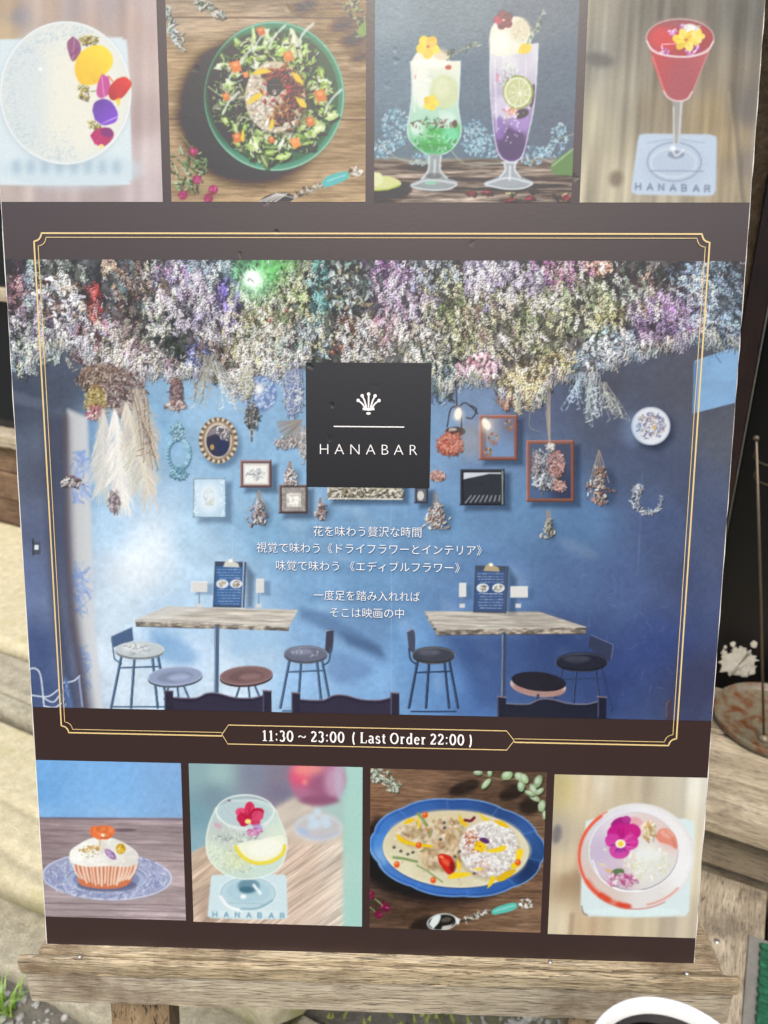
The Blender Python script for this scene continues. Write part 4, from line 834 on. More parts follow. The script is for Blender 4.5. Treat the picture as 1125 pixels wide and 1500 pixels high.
# ---- lower row, second: drink with lemon
def pic_lemon():
    setT(260, 1100, 300 / 1125); q = R4(50, 50, 1035, 985)
    field(q, [(100, 110, (140, 172, 176)), (230, 120, (156, 186, 184)), (200, 250, (122, 146, 158)), (420, 120, (128, 134, 152)), (560, 130, (132, 124, 140)), (560, 230, (122, 116, 138)), (110, 350, (120, 158, 170)), (120, 500, (138, 172, 184)), (540, 330, (140, 136, 150)), (940, 150, (128, 186, 172)), (960, 500, (122, 188, 166)), (960, 900, (124, 196, 176)), (860, 300, (170, 196, 190)), (880, 600, (206, 204, 190))])
    tbl = [(75, 560), (300, 450), (640, 255), (760, 300), (910, 420), (920, 985), (80, 985)]; poly(tbl, (202, 180, 160), 1, 14)
    m_ = pmask(tbl, 14); field(tbl, [(200, 640, (196, 172, 150)), (640, 330, (206, 196, 184)), (700, 600, (208, 184, 166)), (850, 600, (220, 206, 190)), (750, 850, (214, 192, 174)), (130, 850, (196, 172, 152)), (600, 950, (214, 190, 172)), (880, 900, (226, 214, 198))], a=.8, soft=14)
    rough(tbl, .22, 300, 12, -36, 61, 2, soft=14); rough(tbl, .16, 120, 5, -36, 62, 2, soft=14)
    for k in range(20): line([(560 + k * 22, 985), (920, 700 + k * 13 - 60)], 3, (246, 240, 228), .35, 2)
    blur(50, 60, 1035, 520, 9); poly([(918, 60), (1035, 60), (1035, 985), (905, 985)], (172, 210, 200), .9, 26)
    ell(770, 150, 155, 150, (176, 110, 140), .95, 0, 14); ell(680, 130, 60, 60, (226, 84, 116), .9, 0, 40); ell(720, 100, 80, 40, (240, 150, 140), .8, 0, 40); ell(800, 190, 80, 70, (150, 90, 120), .8, 0, 40); ell(860, 170, 50, 80, (196, 160, 184), .8, 0, 30); ell(780, 270, 110, 26, (136, 84, 110), .8, 0, 20); ell(890, 150, 26, 110, (190, 176, 196), .7, 0, 14); ell(700, 170, 12, 12, (250, 160, 140), .9, 0, 8)
    ell(775, 410, 130, 76, (190, 190, 196), .8, 0, 12); ell(775, 420, 126, 70, (216, 220, 222), .6, 0, 8, ring=16)
    for x, y in ((770, 330), (740, 370), (810, 375), (820, 400), (770, 400), (740, 410)): ell(x, y, 22, 22, (196, 220, 234), .8, 0, 10)
    line(curve([(650, 420), (720, 470), (800, 478), (880, 450)]), 14, (170, 190, 220), .7, 8); ell(690, 440, 30, 16, (160, 190, 226), .7, 20, 8)
    blur(560, 60, 950, 520, 7)
    ell(180, 850, 60, 90, (150, 130, 116), .4, 0, 30)
    coaster([(190, 680), (400, 672), (590, 678), (600, 700), (606, 910), (590, 922), (400, 924), (185, 916), (166, 905), (170, 860), (184, 700)], (206, 226, 230), 4); ell(400, 890, 200, 24, (222, 236, 238), .6, 0, 14)
    ell(388, 780, 160, 95, (150, 184, 196), .8, 0, 6); ell(388, 780, 150, 86, (190, 214, 222), .9, 0, 8); ell(390, 770, 120, 62, (172, 204, 216), .8, 0, 12); ell(388, 780, 158, 94, (236, 246, 248), .8, 0, 3, ring=8); ell(392, 740, 60, 40, (90, 130, 146), .8, 0, 12); ell(380, 760, 40, 18, (60, 100, 120), .7, 0, 8); line([(270, 832), (480, 838)], 5, (160, 186, 196), .8, 2)
    line(curve([(240, 800), (280, 850), (350, 875)]), 16, (250, 252, 252), .85, 5); line(curve([(420, 735), (440, 760), (455, 780)]), 16, (244, 250, 250), .9, 5); ell(362, 798, 16, 12, (250, 252, 250), .9, 0, 4); line(curve([(350, 866), (440, 862), (520, 820)]), 12, (130, 170, 186), .7, 4)
    word('HANABAR', 196, 882, 588, 890, 26, 7, (116, 160, 184), .95, 2)
    bowl = curve([(212, 310), (175, 400), (158, 500), (175, 590), (240, 660), (320, 695), (400, 702), (480, 685), (560, 640), (598, 550), (596, 460), (560, 370), (530, 310), (440, 270), (300, 270)], 6)
    poly(bowl, (206, 220, 206), .96, 3); field(bowl, [(250, 320, (178, 198, 204)), (400, 330, (206, 222, 216)), (500, 330, (196, 216, 206)), (250, 450, (190, 196, 190)), (200, 550, (216, 230, 206)), (330, 600, (216, 224, 176)), (400, 450, (200, 206, 200)), (550, 450, (214, 228, 210)), (450, 650, (200, 222, 212)), (330, 680, (196, 216, 210))], a=.9, soft=3)
    ell(372, 330, 160, 88, (190, 210, 210), .6, 0, 8); ell(372, 330, 158, 90, (236, 246, 238), .9, 0, 2, ring=8); ell(372, 345, 140, 72, (176, 196, 200), .5, 0, 14); line(curve([(215, 345), (280, 410), (380, 432), (480, 410), (530, 340)]), 6, (226, 236, 232), .8, 2)
    for _ in range(330):
        x, y = in_ell(330, 540, 160, 130)(); r = RS.uniform(1.5, 5); ell(x, y, r, r, (246, 250, 240) if RS.rand() < .6 else (150, 166, 150), .6)
    leafs(60, in_ell(330, 475, 130, 22), [(150, 160, 160), (236, 240, 236), (120, 130, 134)], (5, 12), (4, 7), 0, 60, .6, False)
    sl_ = curve([(320, 520), (360, 500), (440, 490), (520, 470), (580, 462), (594, 500), (580, 560), (530, 600), (460, 618), (400, 606), (350, 570)], 6); poly(sl_, (236, 240, 216), 1, 4); ell(480, 530, 90, 50, (246, 246, 232), .8, -8, 20)
    line(curve([(322, 525), (350, 570), (400, 604), (460, 615), (530, 598), (578, 560), (590, 520)]), 20, (236, 214, 66), .95, 4); line(curve([(330, 520), (380, 572), (450, 592), (520, 578)]), 6, (250, 244, 190), .8, 3)
    pc_ = [(206, 46, 84), (190, 34, 70), (222, 70, 110)]
    petals(398, 350, 76, pc_, 5, 54, .8, None, (120, 10, 40)); ell(365, 372, 40, 30, (196, 40, 76), 1, 20, 2); ell(440, 355, 34, 28, (214, 76, 112), 1, -10, 2)
    for k in range(5): line([(390, 385), (345 + k * 24, 318 + abs(k - 2) * 8)], 4, (146, 12, 50), .5)
    ell(388, 385, 17, 13, (246, 226, 130)); ell(425, 440, 46, 22, (206, 130, 176), .85, -20, 6); ell(440, 412, 28, 12, (170, 160, 210), .8, 0, 6); leafs(14, in_ell(425, 440, 40, 20), [(190, 90, 150), (236, 200, 226), (150, 80, 140)], (8, 18), (4, 8), -20, 50, .8, False); ell(222, 408, 24, 12, (206, 160, 186), .8, 30, 5); ell(285, 270, 8, 6, (140, 80, 130))
    line(bowl[:60], 7, (240, 248, 240), .75, 3); line(bowl[60:], 5, (236, 246, 240), .6, 3)

# ---- lower row, third: curry on a scalloped blue plate
def pic_curry():
    setT(520, 1100, 300 / 1125)
    planks(60, 70, 1075, 1015, [(110, 84, 66)], seed=71, amp=.5, gx=140, gy=6, rot=2); q = R4(60, 70, 1075, 1015)
    field(q, [(130, 300, (132, 98, 74)), (300, 220, (140, 110, 88)), (600, 180, (84, 66, 56)), (850, 250, (70, 56, 48)), (1000, 420, (128, 104, 84)), (150, 760, (52, 44, 44)), (300, 850, (70, 54, 46)), (560, 860, (104, 78, 60)), (950, 750, (120, 92, 72)), (700, 960, (146, 116, 92)), (950, 930, (150, 122, 98)), (300, 960, (60, 48, 42))], a=.5)
    ell(420, 640, 420, 190, (26, 24, 30), .9, 8, 60); ell(130, 520, 70, 160, (30, 28, 32), .8, 0, 30); rough(q, .25, 60, 4, 2, 77, 2)
    for x, y, rx, ry in ((600, 200, 90, 36), (860, 230, 70, 40), (960, 300, 60, 50), (380, 950, 80, 40)): ell(x, y, rx, ry, (30, 26, 26), .7, -20, 20)
    sprig(110, 100, 40, 170, [(196, 212, 190), (226, 236, 222), (120, 140, 110)], 60, 50); sprig(95, 95, 70, 70, [(196, 212, 190), (226, 236, 222)], 20)
    for x, y, rx, ry, a_ in ((675, 118, 26, 14, 0), (720, 178, 36, 15, -50), (740, 120, 14, 18, 0), (835, 132, 32, 24, -20), (905, 140, 32, 22, 30), (912, 190, 20, 32, 0), (930, 150, 30, 20, 60), (1005, 165, 22, 36, 20), (980, 210, 18, 34, -30), (985, 255, 34, 16, 30), (1015, 220, 26, 14, -40), (1025, 300, 20, 32, 10), (1040, 350, 10, 26, 0), (960, 230, 30, 14, 20)):
        ell(x + 5, y + 7, rx, ry, (26, 30, 22), .7, a_, 5); ell(x, y, rx, ry, jit((150, 176, 136), 14), 1, a_, 2); ell(x - 3, y - 4, rx * .6, ry * .5, (206, 222, 196), .7, a_, 5)
    line(curve([(690, 125), (800, 155), (900, 160), (1000, 260), (1030, 340)]), 4, (160, 150, 110), .9)
    sc = []
    for k in range(180):
        t = k / 180 * math.tau; w_ = 1 + .022 * abs(math.cos(t * 5.0 + .3)) ** .6 * 1.6 - .02; sc.append((562 + math.cos(t) * 476 * w_ + math.sin(t) * 0, 530 + math.sin(t) * 268 * w_ + math.cos(t) * 22))
    poly(sc, (52, 92, 156), 1, 2)
    field(sc, [(110, 480, (78, 140, 214)), (140, 580, (130, 176, 224)), (100, 430, (60, 110, 190)), (300, 300, (60, 100, 168)), (560, 285, (52, 84, 146)), (800, 340, (48, 74, 122)), (960, 430, (56, 90, 150)), (1010, 540, (48, 80, 132)), (950, 640, (34, 50, 84)), (800, 740, (54, 96, 168)), (560, 780, (64, 110, 190)), (300, 720, (70, 120, 200)), (200, 640, (76, 124, 196))], a=.9, soft=2)
    line(sc + sc[:1], 7, (126, 170, 222), .8, 2); line([(562 + (x - 562) * .965, 530 + (y - 530) * .955) for x, y in sc], 4, (34, 62, 118), .6, 2)
    for k in range(10):
        t = (k + .3) / 10 * math.tau; line([(562 + math.cos(t) * 468, 530 + math.sin(t) * 264 + math.cos(t) * 22), (562 + math.cos(t) * 405, 530 + math.sin(t) * 216 + math.cos(t) * 18)], 7, (110, 160, 220), .35, 5)
    ell(554, 540, 402, 214, (34, 54, 96), .8, 2.5, 6); ell(554, 537, 400, 210, (228, 222, 192), 1, 2.5, 3); ell(554, 537, 398, 208, (236, 230, 200), .7, 2.5, 3, ring=8); field([(x * .84 + 554 * .16, y * .78 + 537 * .22) for x, y in sc], [(250, 450, (206, 192, 156)), (250, 640, (220, 214, 182)), (450, 700, (214, 208, 176)), (450, 600, (190, 172, 130)), (800, 700, (222, 216, 190)), (900, 560, (214, 206, 176)), (500, 380, (206, 188, 150))], a=.7, soft=14)
    leafs(150, in_ell(554, 540, 380, 196), [(196, 176, 130), (236, 230, 206), (170, 146, 100)], (5, 12), (3, 6), 0, 90, .5, False)
    for x, y, rx, ry, c in ((330, 450, 90, 60, (228, 208, 172)), (500, 440, 100, 70, (222, 198, 156)), (470, 560, 110, 80, (216, 196, 156)), (540, 520, 70, 90, (200, 172, 128))):
        ell(x + 6, y + 10, rx, ry, (120, 92, 56), .5, 0, 24); ell(x, y, rx, ry, c, .8, 0, 24); leafs(110, in_ell(x, y, rx, ry), [(232, 212, 178), (190, 156, 112), (240, 228, 204), (160, 124, 84), (218, 194, 154)], (12, 34), (9, 24), 0, 80, .5, .75)
    ell(735, 545, 165, 158, (150, 122, 90), .6, 0, 20); ell(735, 535, 160, 152, (236, 232, 226), 1, 0, 10)
    leafs(520, in_ell(735, 535, 158, 150), [(240, 238, 234), (216, 208, 200), (250, 250, 248), (190, 178, 168)], (9, 18), (6, 9), 0, 90, .8, .78, 8); leafs(60, in_ell(640, 500, 50, 70), [(190, 90, 50), (214, 130, 80), (160, 60, 40)], (5, 12), (4, 8), 0, 90, .8, False); leafs(30, in_ell(690, 640, 50, 40), [(206, 140, 120), (226, 180, 160)], (6, 12), (4, 8), 0, 90, .6, False)
    yl = [(240, 204, 40), (228, 186, 24)]
    for p in ([(228, 450), (300, 495), (420, 515), (415, 528), (300, 515), (240, 490)], [(260, 400), (300, 368), (330, 375), (300, 395)], [(345, 350), (358, 400), (350, 425), (342, 380)], [(570, 340), (590, 370), (620, 405), (600, 412), (575, 385)], [(668, 328), (710, 360), (740, 375), (710, 380)], [(755, 378), (810, 385), (848, 420), (800, 410)], [(690, 545), (760, 535), (825, 515), (820, 545), (760, 556)], [(510, 690), (550, 665), (640, 670), (600, 690), (520, 700)], [(770, 700), (830, 660), (885, 650), (850, 690), (800, 715)], [(725, 755), (745, 690), (770, 690), (755, 730)], [(880, 600), (890, 540), (925, 545), (905, 600)], [(850, 630), (890, 600), (905, 625), (870, 645)], [(650, 640), (710, 645), (670, 655)], [(560, 590), (580, 620), (575, 660), (560, 640)]):
        poly(curve(p + p[:1], 5), jit(yl[RS.randint(2)], 8), 1, 2)
    petals(688, 522, 34, [(240, 200, 30), (228, 180, 20)], 5, 10, .9, (170, 100, 30)); ell(712, 490, 28, 14, (90, 50, 100), 1, 20, 2); line(curve([(605, 378), (635, 382), (655, 365)]), 16, (110, 40, 52), 1, 2)
    tm = curve([(455, 570), (480, 562), (530, 580), (548, 630), (535, 668), (510, 675), (480, 640), (460, 610)], 5); poly(tm, (196, 44, 36), 1, 2); ell(500, 610, 30, 14, (236, 100, 70), .8, 40, 8); ell(535, 635, 16, 30, (110, 24, 24), .7, -10, 8); ell(475, 580, 14, 8, (250, 140, 90), .9, 20, 3)
    for x, y in ((230, 622), (430, 708), (350, 516), (895, 610), (385, 350)): ell(x, y, 16, 18, (222, 92, 40), 1, 0, 2); ell(x - 4, y - 6, 6, 5, (250, 170, 110), .9)
    for p in ([(212, 582), (270, 590), (340, 606)], [(340, 625), (400, 660), (480, 718)], [(345, 340), (370, 370), (395, 405)], [(408, 470), (425, 430)], [(360, 550), (385, 535)]): line(curve(p), 14 if p[0][0] in (212, 345) else 8, (116, 140, 84), 1, 2); line([(p[0][0], p[0][1] - 3), (p[-1][0], p[-1][1] - 4)], 3, (190, 206, 150), .5, 2)
    for x, y in ((215, 528), (252, 548), (318, 555), (290, 565), (490, 392), (492, 420), (548, 578), (470, 484), (575, 550), (655, 670)): ell(x, y, 9, 8, (52, 48, 48), .85, 0, 3); ell(x - 2, y - 2, 3, 3, (206, 200, 186), .5)
    for x, y in ((130, 895), (160, 850), (172, 862), (85, 790)):
        line([(x, y), (x - 50, y - 40)], 5, (150, 170, 110)); ell(x, y, 22, 24, (106, 26, 60), 1, 0, 2); leafs(10, in_ell(x, y, 15, 18), [(166, 50, 100), (70, 14, 40), (190, 90, 130)], (7, 14), (4, 6), 0, 80, .9, False)
    ell(478, 938, 82, 46, (30, 30, 30), 1, -8, 3); ell(478, 938, 80, 44, (206, 214, 214), .95, -8, 3, ring=8); poly(curve([(405, 950), (430, 910), (470, 900), (460, 940), (430, 975)], 5), (222, 230, 228), 1, 3); poly(curve([(480, 960), (530, 950), (545, 930), (520, 972), (470, 984)], 5), (190, 190, 180), 1, 3); ell(500, 925, 30, 14, (90, 84, 78), .9, -10, 5); poly([(545, 905), (588, 928), (562, 955)], (230, 230, 224))
    line([(580, 935), (740, 880)], 15, (70, 62, 54)); leafs(60, lambda: (lambda u: (600 + u * 140, 925 - u * 46 + RS.normal(0, 8)))(RS.rand()), [(236, 234, 226), (60, 54, 48), (180, 174, 160)], (8, 16), (4, 7), 0, 80, .95, False)
    poly(curve([(745, 880), (780, 855), (860, 832), (888, 838), (886, 862), (830, 885), (760, 898)], 5), (92, 190, 176)); line([(765, 878), (875, 846)], 7, (176, 230, 220), .7, 3); leafs(50, in_ell(935, 838, 40, 26), [(230, 228, 216), (90, 82, 72), (250, 250, 244)], (8, 16), (4, 8), -20, 50, .95, False)

# ---- lower row, fourth: pink drink with a pansy
def pic_pansy():
    setT(790, 1100, 300 / 1125); q = R4(30, 100, 950, 1050)
    field(q, [(130, 200, (196, 182, 130)), (250, 200, (206, 186, 156)), (330, 180, (220, 210, 186)), (450, 200, (196, 180, 150)), (600, 200, (190, 176, 152)), (700, 200, (206, 196, 172)), (850, 200, (226, 222, 206)), (100, 450, (176, 166, 146)), (170, 700, (156, 132, 106)), (100, 950, (214, 200, 172)), (250, 960, (196, 172, 140)), (500, 970, (206, 190, 160)), (750, 970, (196, 182, 160)), (880, 600, (222, 212, 186)), (130, 620, (206, 190, 160))])
    rough(q, .16, 50, 900, 4, 81, 2); blur(30, 100, 950, 1050, 10); ell(95, 455, 26, 50, (110, 106, 112), .8, 10, 20)
    for x, c in ((180, (150, 122, 96)), (300, (190, 160, 130)), (640, (214, 200, 170)), (740, (170, 160, 146))): line([(x, 900), (x - 10, 1030)], 26, c, .5, 14)
    coaster([(255, 385), (300, 370), (800, 370), (850, 385), (850, 480), (830, 700), (822, 880), (800, 906), (540, 912), (270, 906), (235, 880), (226, 850), (232, 600)], (216, 232, 232), 8); ell(520, 880, 260, 26, (222, 240, 240), .8, 0, 16)
    line(curve([(232, 850), (240, 885), (262, 900)]), 6, (110, 96, 80), .9, 2)
    ell(530, 578, 322, 292, (226, 224, 222), 1, -6, 5)
    ring_ = [(530 + math.cos(t) * 305, 578 + math.sin(t) * 276) for t in np.linspace(0, math.tau, 80)]
    field(ring_ , [(240, 560, (206, 196, 190)), (270, 420, (210, 208, 216)), (400, 320, (222, 220, 226)), (600, 320, (236, 234, 234)), (800, 450, (238, 236, 234)), (800, 650, (240, 240, 240)), (600, 820, (226, 222, 218)), (350, 780, (216, 196, 186)), (250, 680, (214, 190, 180))], a=.9, soft=14)
    def arc(t0, t1, rx, ry, wd, c, a_, so): line([(530 + math.cos(t) * rx, 578 + math.sin(t) * ry) for t in np.linspace(math.radians(t0), math.radians(t1), 30)], wd, c, a_, so)
    arc(130, 232, 312, 280, 15, (226, 72, 44), .95, 9); arc(100, 150, 306, 276, 26, (226, 84, 60), .75, 14); arc(40, 78, 300, 270, 10, (222, 110, 90), .6, 6); arc(120, 128, 306, 272, 34, (216, 60, 36), .7, 12); arc(97, 108, 306, 276, 26, (214, 62, 40), .8, 10); arc(60, 130, 316, 288, 6, (190, 90, 76), .7, 3); arc(190, 240, 316, 284, 6, (236, 90, 60), .9, 3)
    ell(520, 546, 245, 218, (214, 204, 214), 1, 0, 4)
    disc = [(520 + math.cos(t) * 240, 546 + math.sin(t) * 213) for t in np.linspace(0, math.tau, 60)]
    field(disc, [(330, 560, (196, 180, 206)), (340, 650, (206, 190, 210)), (450, 400, (222, 214, 222)), (600, 380, (222, 204, 196)), (660, 600, (222, 226, 216)), (560, 660, (226, 226, 214)), (700, 480, (226, 190, 180)), (420, 700, (206, 176, 190)), (600, 540, (228, 230, 224))], a=.9, soft=6)
    leafs(120, in_ell(590, 610, 130, 90), [(240, 240, 222), (206, 206, 150), (226, 216, 170), (250, 250, 244)], (6, 26), (4, 10), 0, 90, .6, False); ell(600, 570, 70, 40, (232, 236, 232), .8, 0, 20)
    ell(520, 546, 244, 217, (120, 124, 132), .85, 0, 2, ring=5); ell(520, 549, 246, 220, (246, 248, 250), .9, 0, 2, ring=6); line(curve([(290, 600), (340, 700), (440, 762), (560, 765)]), 8, (250, 252, 252), .9, 3)
    pp = curve([(635, 470), (660, 430), (700, 424), (740, 455), (756, 500), (752, 538), (715, 515), (660, 500)], 5); poly(pp, (222, 140, 120), 1, 4); ell(700, 455, 40, 20, (236, 176, 156), .8, 20, 10); line(curve([(690, 440), (725, 470), (745, 520)]), 8, (200, 110, 96), .5, 4)
    ell(530, 385, 36, 24, (226, 160, 170), .9, 20, 6); leafs(46, in_ell(595, 430, 36, 56), [(240, 222, 180), (206, 160, 90), (250, 244, 226), (226, 196, 150)], (10, 24), (8, 14), 80, 50, .8, .7)
    MG = [(190, 40, 130), (206, 60, 150), (170, 28, 110)]
    ell(446, 395, 56, 32, (160, 40, 120), 1, -20, 3); ell(478, 375, 24, 20, (176, 60, 140), 1, 0, 3); ell(440, 440, 70, 44, MG[0], 1, -14, 3); ell(510, 440, 48, 42, (196, 44, 130), 1, 20, 3); ell(408, 492, 48, 40, (206, 62, 156), 1, 10, 3); ell(498, 500, 46, 42, (206, 56, 146), 1, -10, 3); ell(440, 545, 56, 46, (206, 74, 160), 1, 0, 3)
    for k in range(30):
        t = RS.uniform(0, math.tau); line([(445 + math.cos(t) * 26, 505 + math.sin(t) * 22), (445 + math.cos(t) * 82, 498 + math.sin(t) * 72)], RS.uniform(3, 6), (232, 120, 190) if k % 2 else (150, 20, 100), .4, 2)
    for t in (60, 80, 100, 120, 10, 170): a_ = math.radians(t); line([(445, 508), (445 + math.cos(a_) * 50, 508 + math.sin(a_) * 46)], 6, (70, 30, 130), .75, 2)
    ell(445, 508, 28, 24, (246, 240, 226), 1, 0, 3); ell(446, 508, 15, 15, (240, 206, 50), 1, 0, 2)
    ell(430, 664, 36, 20, (96, 122, 84), 1, -10, 3); leafs(80, in_ell(450, 705, 84, 34), [(206, 100, 150), (236, 190, 214), (170, 60, 120), (226, 150, 180), (246, 226, 236)], (8, 20), (5, 10), 0, 90, .85, .7); ell(380, 655, 20, 10, (226, 180, 130), .9, 20, 4); ell(345, 622, 16, 8, (226, 210, 150), .9, 0, 4); ell(360, 540, 10, 6, (236, 226, 190), .9)
    setT()

# ---- the large interior: blue wall, dried flowers, tables and stools
def frame_(x0, y0, x1, y1, c, wd=4, inner=None, sh=.5):
    poly(R4(x0 + 7, y0 + 6, x1 + 9, y1 + 8), (20, 30, 50), sh, 5); poly(R4(x0, y0, x1, y1), c)
    line([(x0 + .8, y1), (x0 + .8, y0 + .8), (x1, y0 + .8)], 1.4, np.clip(np.array(c) * 1.45 + 16, 0, 255), .8); line([(x0, y1 - .8), (x1 - .8, y1 - .8), (x1 - .8, y0)], 1.6, np.array(c) * .55, .8)
    if inner is not None: poly(R4(x0 + wd, y0 + wd, x1 - wd, y1 - wd), inner); line([(x0 + wd, y1 - wd), (x0 + wd, y0 + wd), (x1 - wd, y0 + wd)], 1.2, np.array(c) * .4, .7)
def bunch(x, y, h, w_, cols, n=60, top=(150, 130, 110)):
    """small hanging posy: tied stems at the top, flower heads below, with its shadow"""
    ell(x + w_ * .5, y + h * .7, w_ * .5, h * .35, (20, 30, 50), .35, 0, 8)
    for k in range(7): line([(x + RS.normal(0, .8), y), (x + RS.normal(0, w_ * .28), y + h * .6)], 1.3, jit(top, 20), .9)
    leafs(n, lambda: (lambda v: (x + RS.normal(0, w_ * .12 + w_ * .22 * min(1, max(0, v - .25) * 2)) , y + h * v))(RS.uniform(.3, 1)), cols, (2.5, 6), (1.3, 2.6), 80, 50, .95)
def flecks(x, y, cols, ln, ang, spread, a=.8, fat=1, sh=.5, C255=None):
    """many thin short strokes at once, laid in small batches so later ones cover earlier ones"""
    n = len(x); C_ = np.array(cols, np.float32)[RS.randint(len(cols), size=n)] + RS.uniform(-24, 24, (n, 1)) + RS.uniform(-8, 8, (n, 3)); C_ = (np.clip(C_, 0, 262) if C255 is None else C255) / 255; am = float(np.mean(ang))
    L_ = RS.uniform(ln[0], ln[1], n); t = np.radians(ang + RS.normal(0, spread, n)); bend = RS.normal(0, .25, n); K = int(ln[1] * 1.2) + 2; u = np.linspace(-.5, .5, K)
    for b in range(0, n, 160):
        s_ = slice(b, b + 160); l = L_[s_, None]; tt = t[s_, None] + bend[s_, None] * u * 2
        X = x[s_, None] + np.cos(tt) * l * u; Y = y[s_, None] + np.sin(tt) * l * u; c = np.repeat(C_[s_, None, :], K, 1)
        for ox, oy, cc, aa in [(1.3, 1.5, c * .2, sh)] + [(f * .8 * -math.sin(math.radians(am)), f * .8 * math.cos(math.radians(am)), c * (1 - .12 * f), a) for f in range(fat)]:
            if aa <= 0: continue
            px_ = np.clip(X + ox - .5, 0, CW - 2); py_ = np.clip(Y + oy - .5, 0, CH - 2); xi = px_.astype(int); yi = py_.astype(int); fx = px_ - xi; fy = py_ - yi
            for dx in (0, 1):
                for dy in (0, 1):
                    w_ = ((fx if dx else 1 - fx) * (fy if dy else 1 - fy) * aa * 1.25).clip(0, 1)[..., None]
                    CV[yi + dy, xi + dx] = CV[yi + dy, xi + dx] * (1 - w_) + cc * w_
def sprays(cx, cy, rx, ry, cols, n, ang=82, ln=(12, 26), dim=1.0, size=(2.0, 4.2), a=.9, sh=.5):
    """feathery twigs: each a thin stem with buds or leaflets on both sides, one colour per twig"""
    bx, by = blob(cx, cy, rx, ry, n, 1.2); A_ = ang + RS.normal(0, 26, n); L_ = RS.uniform(ln[0], ln[1], n); base = np.array(cols, np.float32)[RS.randint(len(cols), size=n)] * (dim * RS.uniform(.72, 1.22, (n, 1))) + RS.uniform(-8, 8, (n, 3))
    k = 13; u = np.linspace(-.5, .5, k)[None, :] + RS.uniform(-.04, .04, (n, k)); tr = np.radians(A_)[:, None]; bend = RS.normal(0, .5, n)[:, None]
    X = bx[:, None] + np.cos(tr + bend * u) * L_[:, None] * u; Y = by[:, None] + np.sin(tr + bend * u) * L_[:, None] * u; side = np.where(np.arange(k) % 2, 1, -1)[None, :]
    flecks(bx, by, cols, (ln[0] * .8, ln[1]), A_, 4, .55, 1, .3, np.clip(base * .55, 0, 255))
    o = RS.permutation(n); X, Y = X[o], Y[o]; aa = (A_[o][:, None] + side * RS.uniform(28, 70, (n, k))); off = RS.uniform(1.0, 2.6, (n, k))
    X = X + np.cos(np.radians(aa)) * off; Y = Y + np.sin(np.radians(aa)) * off; C_ = np.repeat(base[o][:, None, :], k, 1) * RS.uniform(.82, 1.2, (n, k, 1)) + 6
    flecks(X.ravel(), Y.ravel(), cols, size, aa.ravel(), 12, a, 1, sh, np.clip(C_.reshape(-1, 3), 0, 262))
def blob(cx, cy, rx, ry, n, tail=1.0):
    t = RS.uniform(0, math.tau, n); r = np.sqrt(RS.rand(n)) * np.where(RS.rand(n) < .25, 1 + .35 * tail * RS.rand(n), 1); return cx + np.cos(t) * r * rx, cy + np.sin(t) * r * ry
def clump(cx, cy, rx, ry, cols, n, ln=(4, 9), wd=(1.1, 2.3), ang=80, spread=40, shade=True, a=.85):
    big = wd[1] > 2.7
    if big: leafs(int(n * .8), in_ell(cx, cy, rx, ry), cols, (ln[0], ln[1] * .8), wd, ang, spread + 15, a, .3, 22)
    k = int(n * (3.0 if not big else 1.5)); x, y = blob(cx, cy, rx, ry, k)
    flecks(x, y, cols, (ln[0] * .55, ln[1] * .8), ang, spread + 8, a, 2 if wd[1] > 2.2 else 1, .45)
    x, y = blob(cx, cy, rx * .95, ry * .95, k // 3); flecks(x, y, [tuple(min(255, c * 1.12 + 18) for c in q) for q in cols], (1.5, 4), ang, 70, .9, 2, .35)
def wisp(x0, y0, x1, y1, cols, n):
    """thin drooping twigs with little buds"""
    for _ in range(n):
        a = x0 + RS.normal(0, 6); b = x1 + RS.normal(0, 9); ye = y1 - RS.uniform(0, .45) * (y1 - y0); c = jit(cols[RS.randint(len(cols))], 20); p = curve([(a, y0), ((a + b) / 2 + RS.normal(0, 3), (y0 + ye) / 2), (b, ye)], 6)
        line(p, .9, c, .85)
        for q in p[4::2]: line([q, (q[0] + RS.normal(0, 4), q[1] + RS.uniform(1, 5))], 1.3, np.clip(c * 1.1, 0, 255), .9)
def stool_bar(sx, sy, rx, ry, seat, leg_, back=None, flip=1, y1=1036, edge=(150, 170, 190)):
    for dx, q in ((-.72, -.98), (.72, .98), (-.2, -.3), (.5, .62)): line([(sx + rx * dx, sy + ry * .5), (sx + rx * q * 1.18, y1)], 3.9, np.array(leg_) * .8); line([(sx + rx * dx - .8, sy + ry * .5), (sx + rx * q * 1.18 - .8, y1)], .9, np.clip(np.array(leg_) * 1.7 + 40, 0, 255), .6)
    line([(sx - rx * .82, sy + 27), (sx + rx * .82, sy + 25)], 2.4, leg_); line([(sx - rx * 1.05, sy + 84), (sx + rx * 1.05, sy + 84)], 2.4, leg_)
    ell(sx, sy + 3, rx, ry, np.array(seat) * .5, 1); ell(sx, sy, rx, ry, seat, 1); ell(sx - rx * .2, sy - ry * .25, rx * .5, ry * .4, np.clip(np.array(seat) * 1.3 + 30, 0, 255), .5, 0, 5); ell(sx, sy + 2, rx, ry, edge, .5, 0, .8, ring=1.4)
def chair_back(pts, c, hi):
    poly(pts, c); line(pts[:max(3, len(pts) - 2)], 2, hi, .7)
